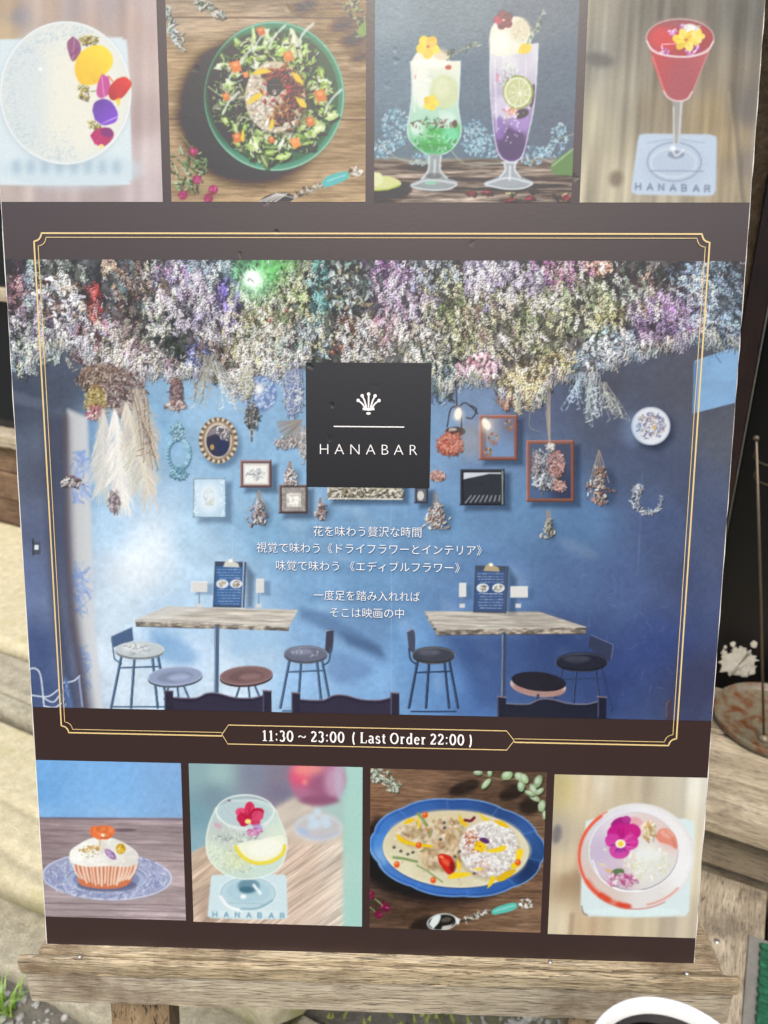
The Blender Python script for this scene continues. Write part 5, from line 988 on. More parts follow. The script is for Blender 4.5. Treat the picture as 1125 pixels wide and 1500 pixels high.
def pic_interior():
    setT(); q = R4(0, 372, 1110, 1070)
    NV = (66, 74, 92)
    wall = [(30, 590, (60, 68, 86)), (90, 570, (64, 72, 90)), (60, 700, (72, 78, 98)), (40, 850, (92, 110, 158)), (60, 780, (80, 90, 122)), (60, 950, (62, 80, 130)), (70, 1010, (60, 78, 126)), (100, 640, (86, 90, 104)), (240, 620, (120, 174, 216)), (140, 640, (104, 156, 206)), (140, 700, (126, 178, 226)), (160, 770, (166, 206, 238)), (200, 830, (230, 242, 250)), (225, 800, (226, 240, 250)), (170, 900, (198, 222, 240)), (150, 960, (206, 226, 244)), (280, 790, (166, 206, 236)), (280, 600, (134, 180, 218)), (350, 570, (132, 176, 212)), (400, 640, (122, 172, 214)), (330, 740, (126, 178, 220)), (400, 780, (112, 164, 206)), (300, 860, (170, 208, 238)), (540, 750, (104, 154, 200)), (540, 850, (94, 144, 194)), (460, 860, (106, 156, 204)), (650, 760, (94, 144, 194)), (650, 650, (106, 148, 192)), (700, 600, (104, 130, 168)), (720, 690, (92, 126, 172)), (780, 600, (76, 88, 120)), (780, 740, (86, 132, 182)), (850, 760, (74, 114, 164)), (850, 850, (72, 102, 152)), (880, 620, (72, 80, 104)), (880, 560, (72, 74, 88)), (930, 680, (66, 78, 108)), (1000, 560, (74, 76, 88)), (1000, 700, (66, 76, 104)), (960, 760, (64, 82, 126)), (1000, 850, (60, 72, 112)), (1060, 640, (80, 84, 96)), (1060, 800, (68, 78, 110)), (1020, 1000, (56, 60, 92)), (900, 860, (66, 88, 140)), (890, 980, (44, 62, 120)), (820, 950, (42, 60, 112)), (720, 870, (80, 120, 176)), (600, 950, (92, 146, 206)), (550, 1000, (114, 168, 226)), (640, 1000, (84, 136, 200)), (700, 960, (58, 92, 156)), (700, 1020, (66, 108, 180)), (450, 1000, (134, 184, 236)), (380, 960, (170, 208, 242)), (280, 960, (184, 216, 246)), (330, 1000, (204, 228, 246)), (250, 930, (150, 196, 238)), (190, 1000, (208, 230, 248)), (540, 910, (92, 136, 186)), (460, 930, (120, 170, 222)), (960, 950, (48, 66, 126))]
    field(q, wall, 3.2); blur(0, 372, 1110, 1070, 9); rough(q, .08, 40, 40, 0, 91, 4); rough(q, .05, 6, 6, 0, 92, 2)
    for _ in range(240):      # scuffs and pale wear of the plaster
        x, y = (RS.uniform(130, 480), RS.uniform(700, 1000)) if RS.rand() < .5 else (RS.uniform(640, 980), RS.uniform(820, 1010)); L_ = RS.uniform(3, 14); t = RS.uniform(0, 3.1); line([(x, y), (x + math.cos(t) * L_, y + math.sin(t) * L_)], RS.uniform(.6, 1.4), (206, 224, 244), RS.uniform(.04, .16))
    for _ in range(26): x, y = RS.uniform(140, 940), RS.uniform(700, 1000); ell(x, y, RS.uniform(10, 30), RS.uniform(5, 12), (214, 230, 246), .12, RS.uniform(0, 90), 10)
    line([(572, 640), (574, 1040)], 1.2, (160, 190, 224), .35); line([(340, 740), (341, 830)], 1, (190, 216, 240), .4); line([(941, 690), (934, 840)], 1, (110, 130, 170), .5)
    # curtain, wallpaper strip
    wp = [(100, 600), (128, 612), (133, 760), (137, 900), (150, 1040), (128, 1040), (108, 900), (100, 760)]; poly(wp, (196, 200, 202), .95, 5); grad(wp, (176, 174, 172), (206, 210, 214), (96, 700), (136, 700), .7, 5)
    for cy in (700, 860, 980): leafs(60, in_ell(118, cy, 14, 40), [(130, 160, 222), (150, 176, 228), (110, 146, 214)], (6, 18), (2, 4.5), lambda x, y: 60 + 60 * math.sin(y * .13), 30, .5, False)
    for k, (x0, x1) in enumerate(((74, 82), (90, 100))): line(curve([(x0, 620), (x0 + 6, 800), (x1 + 4, 900), (x1 + 26, 1036)]), 18, (58, 62, 84), .8, 12)
    line(curve([(96, 610), (99, 760), (106, 890), (124, 1036)]), 7, (92, 72, 76), .6, 6)
    leafs(26, in_ell(104, 706, 14, 9), [(196, 180, 176), (120, 90, 90), (226, 216, 214)], (4, 9), (1.4, 3), 20, 50, .9)
    poly([(20, 572), (70, 588), (60, 600), (20, 590)], (112, 122, 142), .35, 4)
    poly(R4(48, 789, 50, 813), (44, 46, 50)); poly(R4(50, 794, 60, 812), (70, 76, 88)); poly(R4(51, 798, 57, 805), (220, 230, 236))
    for p in ([(42, 980), (52, 979), (60, 990), (65, 1034)], [(46, 1018), (70, 1020), (86, 1010)], [(64, 1022), (78, 1028), (88, 1018)], [(65, 1034), (80, 1036), (90, 1030)], [(93, 1000), (108, 997), (117, 990)]): line(curve(p), 2.4, (206, 216, 234), .9)
    line([(96, 996), (104, 1034)], 8, (80, 120, 190), .6, 4); line([(116, 992), (121, 1034)], 3, (150, 176, 226), .7); leafs(30, in_ell(96, 1016, 5, 18), [(130, 170, 226), (40, 60, 120)], (3, 8), (1, 2), 80, 20, .7, False)
    # blue panel at the right edge
    poly([(1016, 532), (1018, 528), (1086, 505), (1084, 588), (1014, 606)], (112, 160, 208)); poly([(1016, 532), (1022, 530), (1020, 604), (1014, 606)], (84, 126, 176)); rough([(1016, 532), (1086, 505), (1084, 588), (1014, 606)], .08, 30, 14, -20, 3)
    # ---- dried flowers under the ceiling
    edge = [(0, 372), (1100, 372), (1100, 500), (1060, 506), (1030, 490), (985, 505), (940, 516), (905, 530), (880, 540), (860, 560), (810, 552), (790, 585), (740, 585), (722, 560), (690, 555), (650, 570), (620, 540), (440, 540), (400, 552), (340, 560), (290, 548), (240, 548), (190, 545), (140, 520), (110, 500), (60, 516), (28, 545), (0, 520)]
    poly(edge, (62, 62, 66), .95, 8); field(edge, [(60, 400, (60, 64, 66)), (200, 420, (58, 60, 66)), (420, 420, (76, 92, 80)), (560, 420, (66, 64, 84)), (700, 400, (96, 94, 108)), (860, 420, (84, 80, 80)), (1000, 420, (92, 90, 92)), (1060, 470, (86, 84, 88)), (560, 500, (96, 100, 100)), (200, 500, (110, 104, 106)), (960, 500, (84, 82, 96))], a=.8, soft=8)
    GR = [(186, 204, 190), (206, 218, 206), (140, 160, 150)]; LI = [(186, 178, 212), (206, 200, 226), (150, 140, 184), (224, 222, 238)]; CR = [(232, 226, 216), (212, 204, 186), (190, 180, 160), (244, 240, 236)]; WH = [(226, 226, 234), (206, 208, 222), (240, 240, 244), (180, 182, 200)]; OL = [(132, 150, 104), (160, 172, 128), (100, 118, 78), (190, 198, 160)]; IC = [(150, 180, 212), (176, 202, 228), (126, 156, 190)]; BR = [(130, 108, 98), (96, 76, 70), (170, 146, 130)]; PK = [(214, 176, 192), (230, 200, 212), (180, 136, 160)]; GY = [(206, 206, 170), (222, 220, 190), (176, 178, 136), (150, 152, 116)]; PU = [(150, 110, 164), (176, 138, 190), (120, 84, 136)]
    FL = []
    for a in ((70, 400, 55, 26, GR, 110, (8, 18), (1.5, 2.6), 55, 20), (28, 420, 14, 34, [(176, 120, 134), (140, 96, 110), (206, 160, 170)], 60), (44, 420, 8, 30, IC, 40), (85, 440, 40, 34, BR + WH, 170, (4, 9), (2, 4), 30, 60), (40, 490, 30, 50, GR + LI, 260), (30, 530, 16, 24, GR + IC, 80, (6, 12)), (65, 515, 28, 18, GR, 90, (6, 12), (1.6, 2.8), 70, 25), (110, 485, 46, 32, WH + LI, 260), (138, 450, 8, 36, [(196, 80, 76), (160, 60, 60), (214, 120, 110)], 90, (6, 14), (1, 2), 85, 20), (165, 392, 14, 14, [(206, 178, 156), (190, 160, 140)], 12, (8, 16), (4, 8)), (205, 420, 46, 44, BR + [(150, 168, 178), (110, 140, 156), (190, 180, 160)], 330, (6, 18), (1, 2.2), 75, 30), (130, 505, 22, 26, [(120, 80, 78), (90, 60, 60), (170, 130, 130)], 70), (160, 500, 40, 34, CR + PK, 240), (200, 530, 48, 26, CR + WH + PK, 330), (130, 525, 26, 14, PK + CR, 80), (270, 440, 44, 46, LI, 430), (260, 410, 34, 26, LI + PU, 150), (305, 400, 36, 24, [(146, 170, 192), (170, 190, 206), (110, 136, 160)], 170, (5, 12)), (335, 450, 16, 40, [(106, 86, 190), (130, 110, 206), (80, 66, 160)], 130, (8, 18), (1.4, 2.6), 70, 25), (310, 475, 28, 24, LI, 150), (248, 495, 20, 28, [(60, 76, 66), (44, 56, 50), (90, 106, 90)], 90), (225, 470, 24, 34, CR + GR, 120), (285, 530, 20, 22, [(110, 120, 200), (150, 160, 220), (196, 204, 236)], 100, (5, 11)), (262, 545, 20, 14, WH, 70), (310, 520, 24, 36, BR + GR, 120, (10, 24), (.9, 1.6), 85, 20), (360, 480, 34, 62, CR + GY, 420), (350, 540, 20, 40, CR, 150, (6, 14)), (410, 430, 42, 42, OL, 330, (5, 11), (1.4, 2.8)), (385, 395, 36, 16, [(90, 170, 100), (120, 196, 130), (70, 130, 84)], 90), (400, 470, 34, 34, GY + GR, 190), (425, 500, 34, 40, [(164, 204, 208), (196, 220, 220)] + CR, 260), (390, 530, 34, 26, CR + WH, 230), (468, 420, 16, 42, [(84, 164, 168), (120, 186, 188), (60, 120, 130)], 150, (6, 12)), (460, 490, 26, 34, GY + IC, 160), (512, 420, 36, 36, [(140, 160, 158), (176, 192, 190), (90, 108, 106), (150, 140, 110)], 130, (6, 11), (4, 7), 60, 50), (500, 480, 28, 34, [(70, 80, 76), (110, 120, 110), (130, 84, 74)], 130), (440, 395, 36, 18, OL + GR, 120), (530, 500, 40, 34, CR + WH, 230), (570, 405, 36, 26, PU + LI, 200), (590, 440, 40, 36, [(206, 176, 214), (186, 150, 200)] + LI, 330), (575, 480, 30, 24, PK, 120), (630, 400, 36, 24, [(150, 166, 186), (176, 190, 206)], 170), (650, 440, 34, 50, GY + OL, 240, (6, 14), (1.2, 2.4), 80, 25), (620, 500, 40, 36, CR + GR, 280), (670, 490, 30, 44, GY, 220, (6, 14)), (720, 410, 44, 36, LI + [(190, 190, 226)], 400), (760, 400, 40, 22, LI, 190), (700, 460, 22, 36, GY + BR, 130, (6, 14)), (740, 470, 50, 54, GY + CR, 420, (6, 14), (1.4, 2.6), 75, 30), (795, 480, 36, 50, GY + OL, 260, (6, 14)), (705, 540, 24, 22, PK, 130, (3, 6), (2, 4)), (650, 550, 20, 34, IC + GR, 110, (6, 12)), (765, 565, 34, 30, [(226, 206, 160), (206, 184, 136), (240, 226, 190)], 300, (5, 12)), (742, 585, 12, 10, [(180, 100, 90), (200, 130, 110)], 40), (815, 535, 24, 18, [(220, 190, 120), (236, 214, 160)], 100), (830, 400, 44, 20, [(150, 88, 150), (176, 110, 176)] + PK, 200), (800, 440, 30, 24, LI + GY, 130), (876, 392, 20, 12, [(232, 170, 150), (240, 200, 186)], 50, (3, 6), (2, 4)), (850, 450, 48, 46, [(186, 196, 160), (206, 212, 184), (140, 150, 116)], 400, (6, 14), (1.4, 2.6), 70, 30), (890, 466, 26, 24, [(200, 196, 124), (216, 212, 156)], 140), (930, 420, 40, 30, BR + GR, 150, (8, 18), (1, 1.8)), (885, 510, 26, 30, [(186, 206, 216), (206, 222, 230), (150, 170, 184)], 90, (4, 8), (3, 5)), (850, 540, 24, 24, IC + GR, 50, (7, 14)), (925, 510, 40, 16, IC + WH, 130, (6, 12)), (975, 470, 50, 40, [(170, 140, 192), (190, 164, 208), (140, 112, 164)], 430, (3, 7)), (950, 450, 30, 24, CR + LI, 110), (1020, 400, 34, 20, IC, 90, (8, 18), (1, 2), 20, 50), (1050, 440, 38, 60, IC, 260, (7, 16), (1, 1.9), 40, 60), (1010, 450, 30, 40, IC + LI, 130, (6, 14), (1, 2), 60, 50), (1075, 480, 14, 30, IC, 60, (6, 12), (1, 1.8), 20, 50), (1035, 495, 20, 12, GR, 20, (6, 12), (1.4, 2.4), 70, 40)):
        FL.append(a)
    for a in FL: ell(a[0], a[1], a[2] * 1.05, a[3] * 1.05, np.mean(np.array(a[4]), 0) * .5, .5, 0, min(a[2], a[3]) * .5)
    rough(edge, .7, 9, 12, 0, 95, 3, soft=8)
    for k_, (dm, fr_) in enumerate(((.42, .10), (.72, .10), (1.0, .10), (1.16, .055))):
        for i_ in RS.permutation(len(FL)):
            a = FL[i_]; big = len(a) > 7 and a[7][1] > 2.7; an_ = a[8] if len(a) > 8 else 82
            sprays(a[0] + RS.normal(0, 3), a[1] + RS.normal(0, 3) - (6 if k_ < 2 else 0), a[2] * (1.12 - .06 * k_), a[3] * (1.12 - .06 * k_), [tuple(min(255, c * 1.04 + 6) for c in q) for q in a[4]], max(3, int(a[5] * fr_ * 1.25)), an_, (10, 24) if not big else (8, 16), dm, (1.8, 4.0) if not big else (3, 6))
            if big and k_ == 2: leafs(int(a[5] * .5), in_ell(*a[:4]), a[4], (4, 8), (2.4, 4.4), an_, 50, .9, .3, 22)
    for _ in range(260): x, y = RS.uniform(10, 1085), RS.uniform(382, 520); L_ = RS.uniform(4, 16); line([(x, y), (x + RS.normal(0, 4), y + L_)], 1.1, (36, 38, 42), RS.uniform(.2, .6))
    for x, y, r, c in ((371, 408, 30, (120, 230, 170)), (371, 408, 13, (236, 255, 246)), (405, 384, 26, (90, 200, 90))): ell(x, y, r, r, c, .55 if r > 15 else 1, 0, r * .8)
    for x, y in ((395, 470), (420, 455), (500, 508), (515, 505), (487, 516)): ell(x, y, 3.2, 3.2, (140, 84, 74)); ell(x - 1, y - 1, 1.2, 1.2, (220, 180, 170), .8)
    for _ in range(330):      # ragged hanging tips
        k = RS.randint(2, len(edge) - 1); (xa, ya), (xb, yb) = edge[k], edge[k + 1] if k + 1 < len(edge) else edge[k]; u = RS.rand(); x = xa + (xb - xa) * u; y = ya + (yb - ya) * u - 8
        flecks(np.array([x + RS.normal(0, 3), x + 2, x - 2]), np.array([y, y + RS.uniform(2, 14), y + RS.uniform(4, 18)]), [WH, CR, GR, LI, IC, GY][RS.randint(6)], (4, 16), 85, 30, .7, 1, .4)
    for cols_, n_ in (([(48, 50, 54), (36, 38, 42)], 2600), (WH, 1500)):   # loose heads, stems and dark gaps across all bunches
        x = RS.uniform(8, 1088, n_); y = 380 + 150 * RS.rand(n_) ** 1.1; g_ = vnoise(x, y, 26, 34, RS.randint(99), 2); ok = (g_ > .06) & inside(x, y + 6, edge); flecks(x[ok], y[ok], cols_, (2, 8), 75, 40, .75, 1, .3)
    m_ = pmask(edge, 8); v_ = CV[m_[0]]; lm_ = v_.mean(2, keepdims=True); k_ = m_[3][..., None]   # sun-bleached: paler and less coloured
    v2 = (lm_ + (v_ - lm_) * .95) * 1.0 + .012; v2 = v2 * np.array([1.03, 1.0, .965], np.float32); v2 = v2 + .42 * (v2 - .5) * (v2 > .5) - .10 * np.clip(.45 - v2, 0, 1); CV[m_[0]] = v_ * (1 - k_) + np.minimum(v2, 1.02) * k_
    # hanging bunches at the left: protea, pampas plumes
    clump(150, 555, 34, 22, [(130, 100, 84), (170, 136, 112), (206, 180, 156), (90, 66, 58)], 150, (6, 14), (2, 4), 30, 50); clump(142, 588, 14, 22, [(190, 160, 80), (214, 190, 120), (150, 120, 60)], 70, (8, 18), (2, 4)); clump(140, 605, 12, 10, [(190, 90, 110), (226, 200, 190), (150, 60, 80)], 30); clump(185, 575, 28, 30, [(120, 90, 84), (176, 150, 140), (90, 66, 62), (206, 190, 180)], 130, (8, 18), (1.6, 3))
    for bx, by, tx, ty, wd, c in ((152, 600, 150, 716, 20, (206, 204, 194)), (168, 600, 182, 738, 24, (234, 230, 218)), (185, 590, 218, 722, 24, (216, 204, 182)), (200, 570, 224, 660, 16, (196, 182, 160))):
        poly([(bx - 4, by), (bx + 4, by), (tx + wd * .7, ty - 20), (tx, ty + 6), (tx - wd * .7, ty - 20)], c, .75, 7)
        for _ in range(260):
            u = RS.rand(); x = bx + (tx - bx) * u; y = by + (ty - by) * u; s_ = RS.choice((-1, 1)); w_ = wd * (.35 + .65 * math.sin(min(1, u * 1.05) * 2.6)) * RS.uniform(.15, 1)
            line(curve([(x, y), (x + s_ * w_ * .5, y + 8), (x + s_ * w_, y + 26 * RS.uniform(.7, 1.2))], 4), RS.uniform(.8, 1.6), jit(c, 22), .8)
        line([(bx, by), (tx, ty)], 3, np.array(c) * 1.05, .8, 3)
    wisp(205, 570, 224, 690, [(110, 92, 80), (160, 140, 120), (190, 176, 156)], 26); clump(167, 735, 8, 14, [(130, 100, 110), (90, 70, 80), (206, 190, 190)], 36, (4, 9), (1, 2)); clump(258, 575, 9, 22, [(120, 84, 80), (160, 120, 110), (90, 60, 60)], 60, (5, 12), (1.2, 2.2)); clump(258, 594, 15, 6, [(190, 150, 140), (120, 80, 76), (220, 200, 190)], 44, (3, 7), (1.4, 2.6))
    wisp(305, 520, 292, 598, [(196, 196, 186), (160, 156, 140), (120, 116, 104)], 22); wisp(318, 530, 336, 600, [(206, 206, 196), (150, 150, 140)], 14)
    # lamp of glass beads
    ell(380, 577, 26, 27, (92, 118, 176), .95, 0, 2)
    for _ in range(190): x, y = in_ell(380, 577, 25, 26)(); ell(x, y, 1.7, 1.7, jit((150, 176, 216), 40), .9)
    ell(379, 570, 7, 8, (250, 246, 236), .9, 0, 6); clump(362, 560, 10, 24, GY + CR, 70, (6, 14), (1, 1.8)); clump(369, 610, 10, 18, [(70, 72, 70), (170, 170, 160), (40, 42, 44)], 80, (4, 9), (1.2, 2.2), 80, 50); line([(369, 600), (369, 646)], 3, (90, 90, 86)); ell(369, 634, 3.5, 5, (190, 190, 180), 1, 0, .6, ring=1.4)
    clump(430, 575, 14, 34, [(110, 130, 196), (196, 204, 220), (150, 160, 180)], 120, (6, 16), (1, 2), 80, 25)
    for k in range(16): t = math.radians(100 + k * 5.0); line([(442, 615), (442 + math.cos(t) * 36, 615 + math.sin(t) * 36)], 2, jit((150, 136, 126), 26), .9)
    clump(420, 648, 18, 8, [(196, 180, 170), (130, 112, 104)], 40, (5, 12), (1.2, 2.2), 80, 30); clump(445, 650, 6, 22, [(160, 140, 130), (206, 196, 186)], 36, (6, 12), (1, 2))
    # wall decorations
    for k in range(26):
        t = k / 26 * math.tau; x = 261 + math.cos(t) * 16; y = 664 + math.sin(t) * 22; ell(x + 2, y + 2, 3.4, 3.4, (40, 80, 120), .5); ell(x, y, 3, 3, jit((130, 186, 206), 20)); 
    clump(260, 632, 9, 12, [(120, 180, 200), (70, 120, 150), (180, 220, 230)], 50, (3, 8), (1.4, 2.4), 60, 60); clump(262, 694, 11, 8, [(120, 180, 200), (70, 120, 150)], 40, (3, 8), (1.4, 2.4), 60, 60)
    ell(325, 651, 29, 35, (20, 40, 70), .4, 0, 6); ell(320, 645, 28.5, 34, (150, 124, 98)); 
    for k in range(44): t = k / 44 * math.tau; ell(320 + math.cos(t) * 26, 645 + math.sin(t) * 31, 2.6, 2.6, (214, 196, 166) if k % 2 else (104, 80, 62))
    ell(320, 645, 20, 26, (206, 186, 160)); ell(320, 646, 17.5, 23, (52, 54, 74)); poly([(303, 640), (320, 634), (337, 648), (336, 632), (322, 623), (308, 628)], (150, 136, 136), .8, 2); leafs(26, in_ell(326, 634, 10, 9), [(230, 226, 224), (150, 140, 140)], (3, 7), (1.4, 2.6), 60, 60); ell(326, 655, 8, 12, (40, 50, 90), .8, 0, 4); ell(311, 655, 3, 4, (190, 140, 80))
    frame_(352, 674, 398, 714, (122, 84, 82), 4, (214, 208, 196)); poly(R4(359, 682, 391, 707), (238, 236, 228)); leafs(44, in_ell(375, 695, 14, 7), [(150, 160, 170), (120, 126, 130), (200, 200, 196)], (3, 7), (.9, 1.6), 0, 50, .7, False)
    frame_(409, 710, 451, 752, (92, 70, 66), 3.5, (150, 142, 136)); poly(R4(420, 722, 441, 742), (214, 206, 190)); poly(R4(424, 727, 437, 738), (236, 232, 220)); rough(R4(412, 713, 448, 750), .25, 3, 3, 0, 7)
    frame_(283, 700, 331, 758, (146, 190, 224), 1, (176, 212, 236), .35); ell(306, 729, 16, 22, (226, 240, 246), .8, 0, 9); leafs(30, in_ell(306, 728, 8, 13), [(190, 206, 206), (206, 210, 190)], (3, 8), (1, 1.8), 80, 40, .8, False); leafs(60, lambda: (RS.choice((RS.uniform(285, 291), RS.uniform(322, 329))), RS.uniform(703, 756)), [(220, 236, 246)], (2, 4), (1.2, 2), 0, 90, .7, False)
    bunch(425, 676, 34, 16, [(206, 186, 176), (150, 110, 104), (230, 220, 214)], 50); bunch(379, 718, 52, 18, [(190, 170, 176), (130, 96, 100), (226, 216, 220), (160, 150, 140)], 80); bunch(470, 730, 30, 16, [(196, 170, 160), (230, 220, 210), (150, 110, 100)], 46); bunch(638, 722, 52, 26, [(220, 212, 204), (160, 140, 126), (240, 238, 234), (190, 150, 130)], 100)
    frame_(480, 700, 590, 731, (176, 166, 140), 3, None); leafs(240, lambda: (RS.uniform(482, 588), RS.uniform(714, 729)), [(222, 214, 190), (120, 106, 84), (240, 236, 220), (170, 156, 126)], (3, 7), (1.6, 3), 30, 60, .9); line([(482, 730), (589, 731)], 2, (226, 220, 200))
    frame_(607, 712, 627, 737, (66, 66, 80), 3, (90, 92, 104)); ell(616, 726, 5, 7, (206, 200, 190)); clump(640, 697, 10, 7, [(206, 140, 126), (226, 176, 160), (160, 96, 86)], 40, (3, 6), (2, 3.4), 0, 90)
    frame_(702, 608, 758, 674, (146, 80, 66), 5, None); field(R4(707, 613, 753, 669), [(712, 620, (150, 150, 160)), (750, 620, (88, 104, 140)), (730, 660, (100, 136, 184))]); poly(R4(706, 612, 712, 670), (90, 50, 46), .5, 2)
    for x, y, r in ((722, 641, 8), (745, 622, 7), (715, 662, 6)):
        for k in range(14): t = k / 14 * math.tau; ell(x + math.cos(t) * r * .75, y + math.sin(t) * r * .75, 1.9, 1.9, jit((150, 116, 96), 40))
        ell(x + r * .3, y + r * 1.1, r * .6, r * .4, (150, 90, 80), .6, 0, 2)
    # iron lamp with two bulbs
    for p in ([(668, 560), (669, 600)], [(668, 600), (680, 590), (690, 596), (700, 606)], [(683, 612), (692, 612), (698, 600), (690, 594)], [(655, 625), (660, 600), (670, 594)], [(676, 600), (676, 628)]): line(curve(p), 2, (52, 50, 54), .95)
    ell(667, 632, 15, 7, (60, 50, 50)); ell(663, 629, 6, 2.5, (206, 190, 180), .8); clump(660, 650, 17, 14, [(206, 90, 66), (176, 66, 50), (230, 140, 116)], 130, (6, 13), (1.4, 2.6), 80, 30); ell(690, 645, 20, 26, (190, 150, 120), .35, 0, 16)
    for x, y, a_ in ((671, 606, 10), (712, 621, -28)): poly(R4(x - 4, y - 12, x + 4, y - 5), (110, 100, 100)); ell(x, y, 5.5, 9, (250, 246, 236), 1, a_, 2); ell(x, y + 3, 8, 9, (255, 236, 200), .5, 0, 7)
    frame_(674, 687, 739, 740, (40, 44, 52), 4, (44, 48, 56)); poly([(679, 692), (734, 692), (734, 694), (716, 694), (679, 702)], (206, 214, 222), .95, 1); line([(736, 690), (736, 738)], 2, (150, 160, 150), .8); 
    for k in range(8): line([(682 + k * 7, 736 - k * .4), (690 + k * 6, 726)], 2, (176, 184, 190), .6)
    frame_(771, 645, 841, 735, (136, 78, 62), 4.5, None); field(R4(776, 650, 836, 730), [(780, 655, (70, 84, 112)), (830, 655, (62, 70, 96)), (780, 720, (66, 92, 134)), (830, 720, (46, 54, 84))])
    for k in range(8): line([(804 + RS.normal(0, 2), 560 + k * 6), (805, 655)], 1.2, (170, 150, 130), .8)
    line(curve([(776, 600), (776, 625), (790, 632)]), 1, (160, 150, 140), .7); clump(806, 655, 5, 6, [(226, 206, 196)], 14); clump(800, 690, 20, 26, [(90, 92, 104), (150, 156, 164), (60, 62, 72), (200, 206, 210)], 190, (5, 12), (2, 3.6), 100, 40); clump(815, 680, 11, 18, [(190, 130, 124), (150, 96, 92), (214, 170, 164)], 70, (3, 7), (2, 4), 60, 60); clump(788, 705, 7, 9, [(206, 214, 220)], 16, (4, 8), (2, 3)); clump(820, 712, 9, 7, [(196, 140, 130)], 20, (4, 8), (2, 3)); clump(785, 680, 6, 20, [(110, 100, 106), (170, 160, 160)], 40, (4, 9), (1, 2))
    bunch(877, 660, 78, 26, [(190, 166, 150), (130, 104, 94), (216, 206, 196), (176, 110, 90)], 130); bunch(803, 748, 40, 11, [(206, 200, 180), (150, 140, 120)], 50); wisp(868, 550, 868, 626, [(176, 194, 194), (206, 214, 206), (130, 146, 146)], 16); wisp(880, 560, 905, 615, [(190, 190, 170), (150, 150, 136)], 12); wisp(850, 545, 836, 600, [(150, 180, 206), (180, 200, 216)], 9); pass
    ell(958, 630, 29, 29, (24, 28, 44), .55, 0, 8); ell(953, 624, 28.5, 28, (214, 218, 226)); ell(953, 624, 27.5, 27, (150, 160, 180), .8, 0, .8, ring=1.6); leafs(120, in_ell(953, 624, 21, 20), [(96, 106, 150), (150, 130, 140), (206, 190, 170), (120, 130, 160)], (2.5, 6), (1.4, 2.6), 0, 90, .85, False); ell(958, 626, 3, 3, (214, 170, 90)); ell(925, 630, 14, 22, (130, 170, 220), .3, 0, 12)
    for k in range(60):
        t = math.radians(RS.uniform(-20, 220)); x = 949 + math.cos(t) * 19; y = 733 + math.sin(t) * 18; w_ = 1 if t > 1.2 else .4; leafs(1, lambda: (x + RS.normal(0, 2.4 * w_), y + RS.normal(0, 2.4 * w_)), [(206, 212, 222), (130, 140, 156), (170, 176, 186)], (3, 7), (1.2, 2.4), 60, 60)
    clump(934, 717, 6, 7, [(190, 200, 210), (110, 110, 120)], 26)
    # shadows under the left table and behind the stools
    poly(curve([(440, 890), (480, 900), (540, 935), (562, 955), (556, 965), (500, 935), (440, 905)], 6), (62, 92, 140), .55, 7); poly(curve([(480, 950), (530, 968), (545, 985), (500, 1000), (480, 990)], 6), (76, 110, 166), .45, 8); poly([(500, 925), (555, 945), (560, 958), (510, 945)], (56, 80, 122), .5, 6); poly(curve([(222, 925), (260, 935), (290, 960), (270, 975), (225, 960)], 6), (96, 150, 206), .6, 9); poly([(330, 918), (420, 920), (420, 945), (340, 960)], (130, 180, 226), .5, 10)
    poly([(640, 925), (850, 935), (860, 1010), (800, 1036), (700, 1036), (680, 980)], (44, 66, 120), .55, 16)
    # tables
    for P_, E_ in (([(198, 908), (246, 888), (437, 893), (424, 917)], [(198, 908), (424, 917), (423, 924), (300, 920), (200, 917)]), ([(621, 895), (790, 896), (858, 918), (640, 922)], [(621, 895), (640, 922), (858, 918), (858, 928), (640, 930), (624, 903)])):
        poly(P_, (190, 180, 164)); rough(P_, .22, 60, 3, 1, 12, 2); rough(P_, .16, 20, 1.4, 1, 13, 2); poly(E_, (140, 128, 112)); rough(E_, .7, 8, 3, 0, 14, 2); line(E_[1:3] if P_[0][0] > 500 else [(198, 909), (424, 918)], 1, (226, 220, 208), .8); line([E_[-2], E_[-1]] if P_[0][0] < 500 else [(640, 930), (858, 928)], 1.4, (70, 58, 50), .7)
    poly([(198, 908), (246, 888), (300, 890), (230, 912)], (220, 222, 220), .5, 6); poly([(740, 897), (790, 896), (858, 918), (760, 920)], (120, 106, 96), .3, 8)
    line([(318, 920), (317, 1014)], 7, (70, 92, 124)); line([(315.5, 920), (314.5, 1014)], 1.6, (150, 180, 210), .8); line([(738, 929), (737, 1020)], 7, (52, 66, 96)); line([(736, 929), (735, 1020)], 1.6, (150, 170, 200), .7)
    # clipboards and card holders
    for x0, y0, x1, y1, sk in ((315, 822, 361, 890, -2), (696, 828, 745, 898, 0)):
        poly([(x1, y0 + 4), (x1 + 12, y0 + 20), (x1 + 10, y1), (x1, y1)], (30, 44, 70), .5, 5); poly([(x0, y0), (x1, y0 + 1), (x1 - 3, y1), (x0 - 3, y1 - 1)], (60, 70, 92)); poly([(x0 + 2, y0 + 7), (x1 - 3, y0 + 8), (x1 - 6, y1 - 3), (x0 - 1, y1 - 4)], (46, 92, 156) if x0 < 500 else (48, 76, 130))
        for k in range(13):
            if k in (4, 5, 6): continue
            y = y0 + 12 + k * 4.2; xa = x0 + RS.uniform(3, 8)
            while xa < x1 - 10: L_ = RS.uniform(2, 8); line([(xa, y), (min(xa + L_, x1 - 8), y + .2)], 1.1, (190, 208, 230), RS.uniform(.4, .9)); xa += L_ + 2
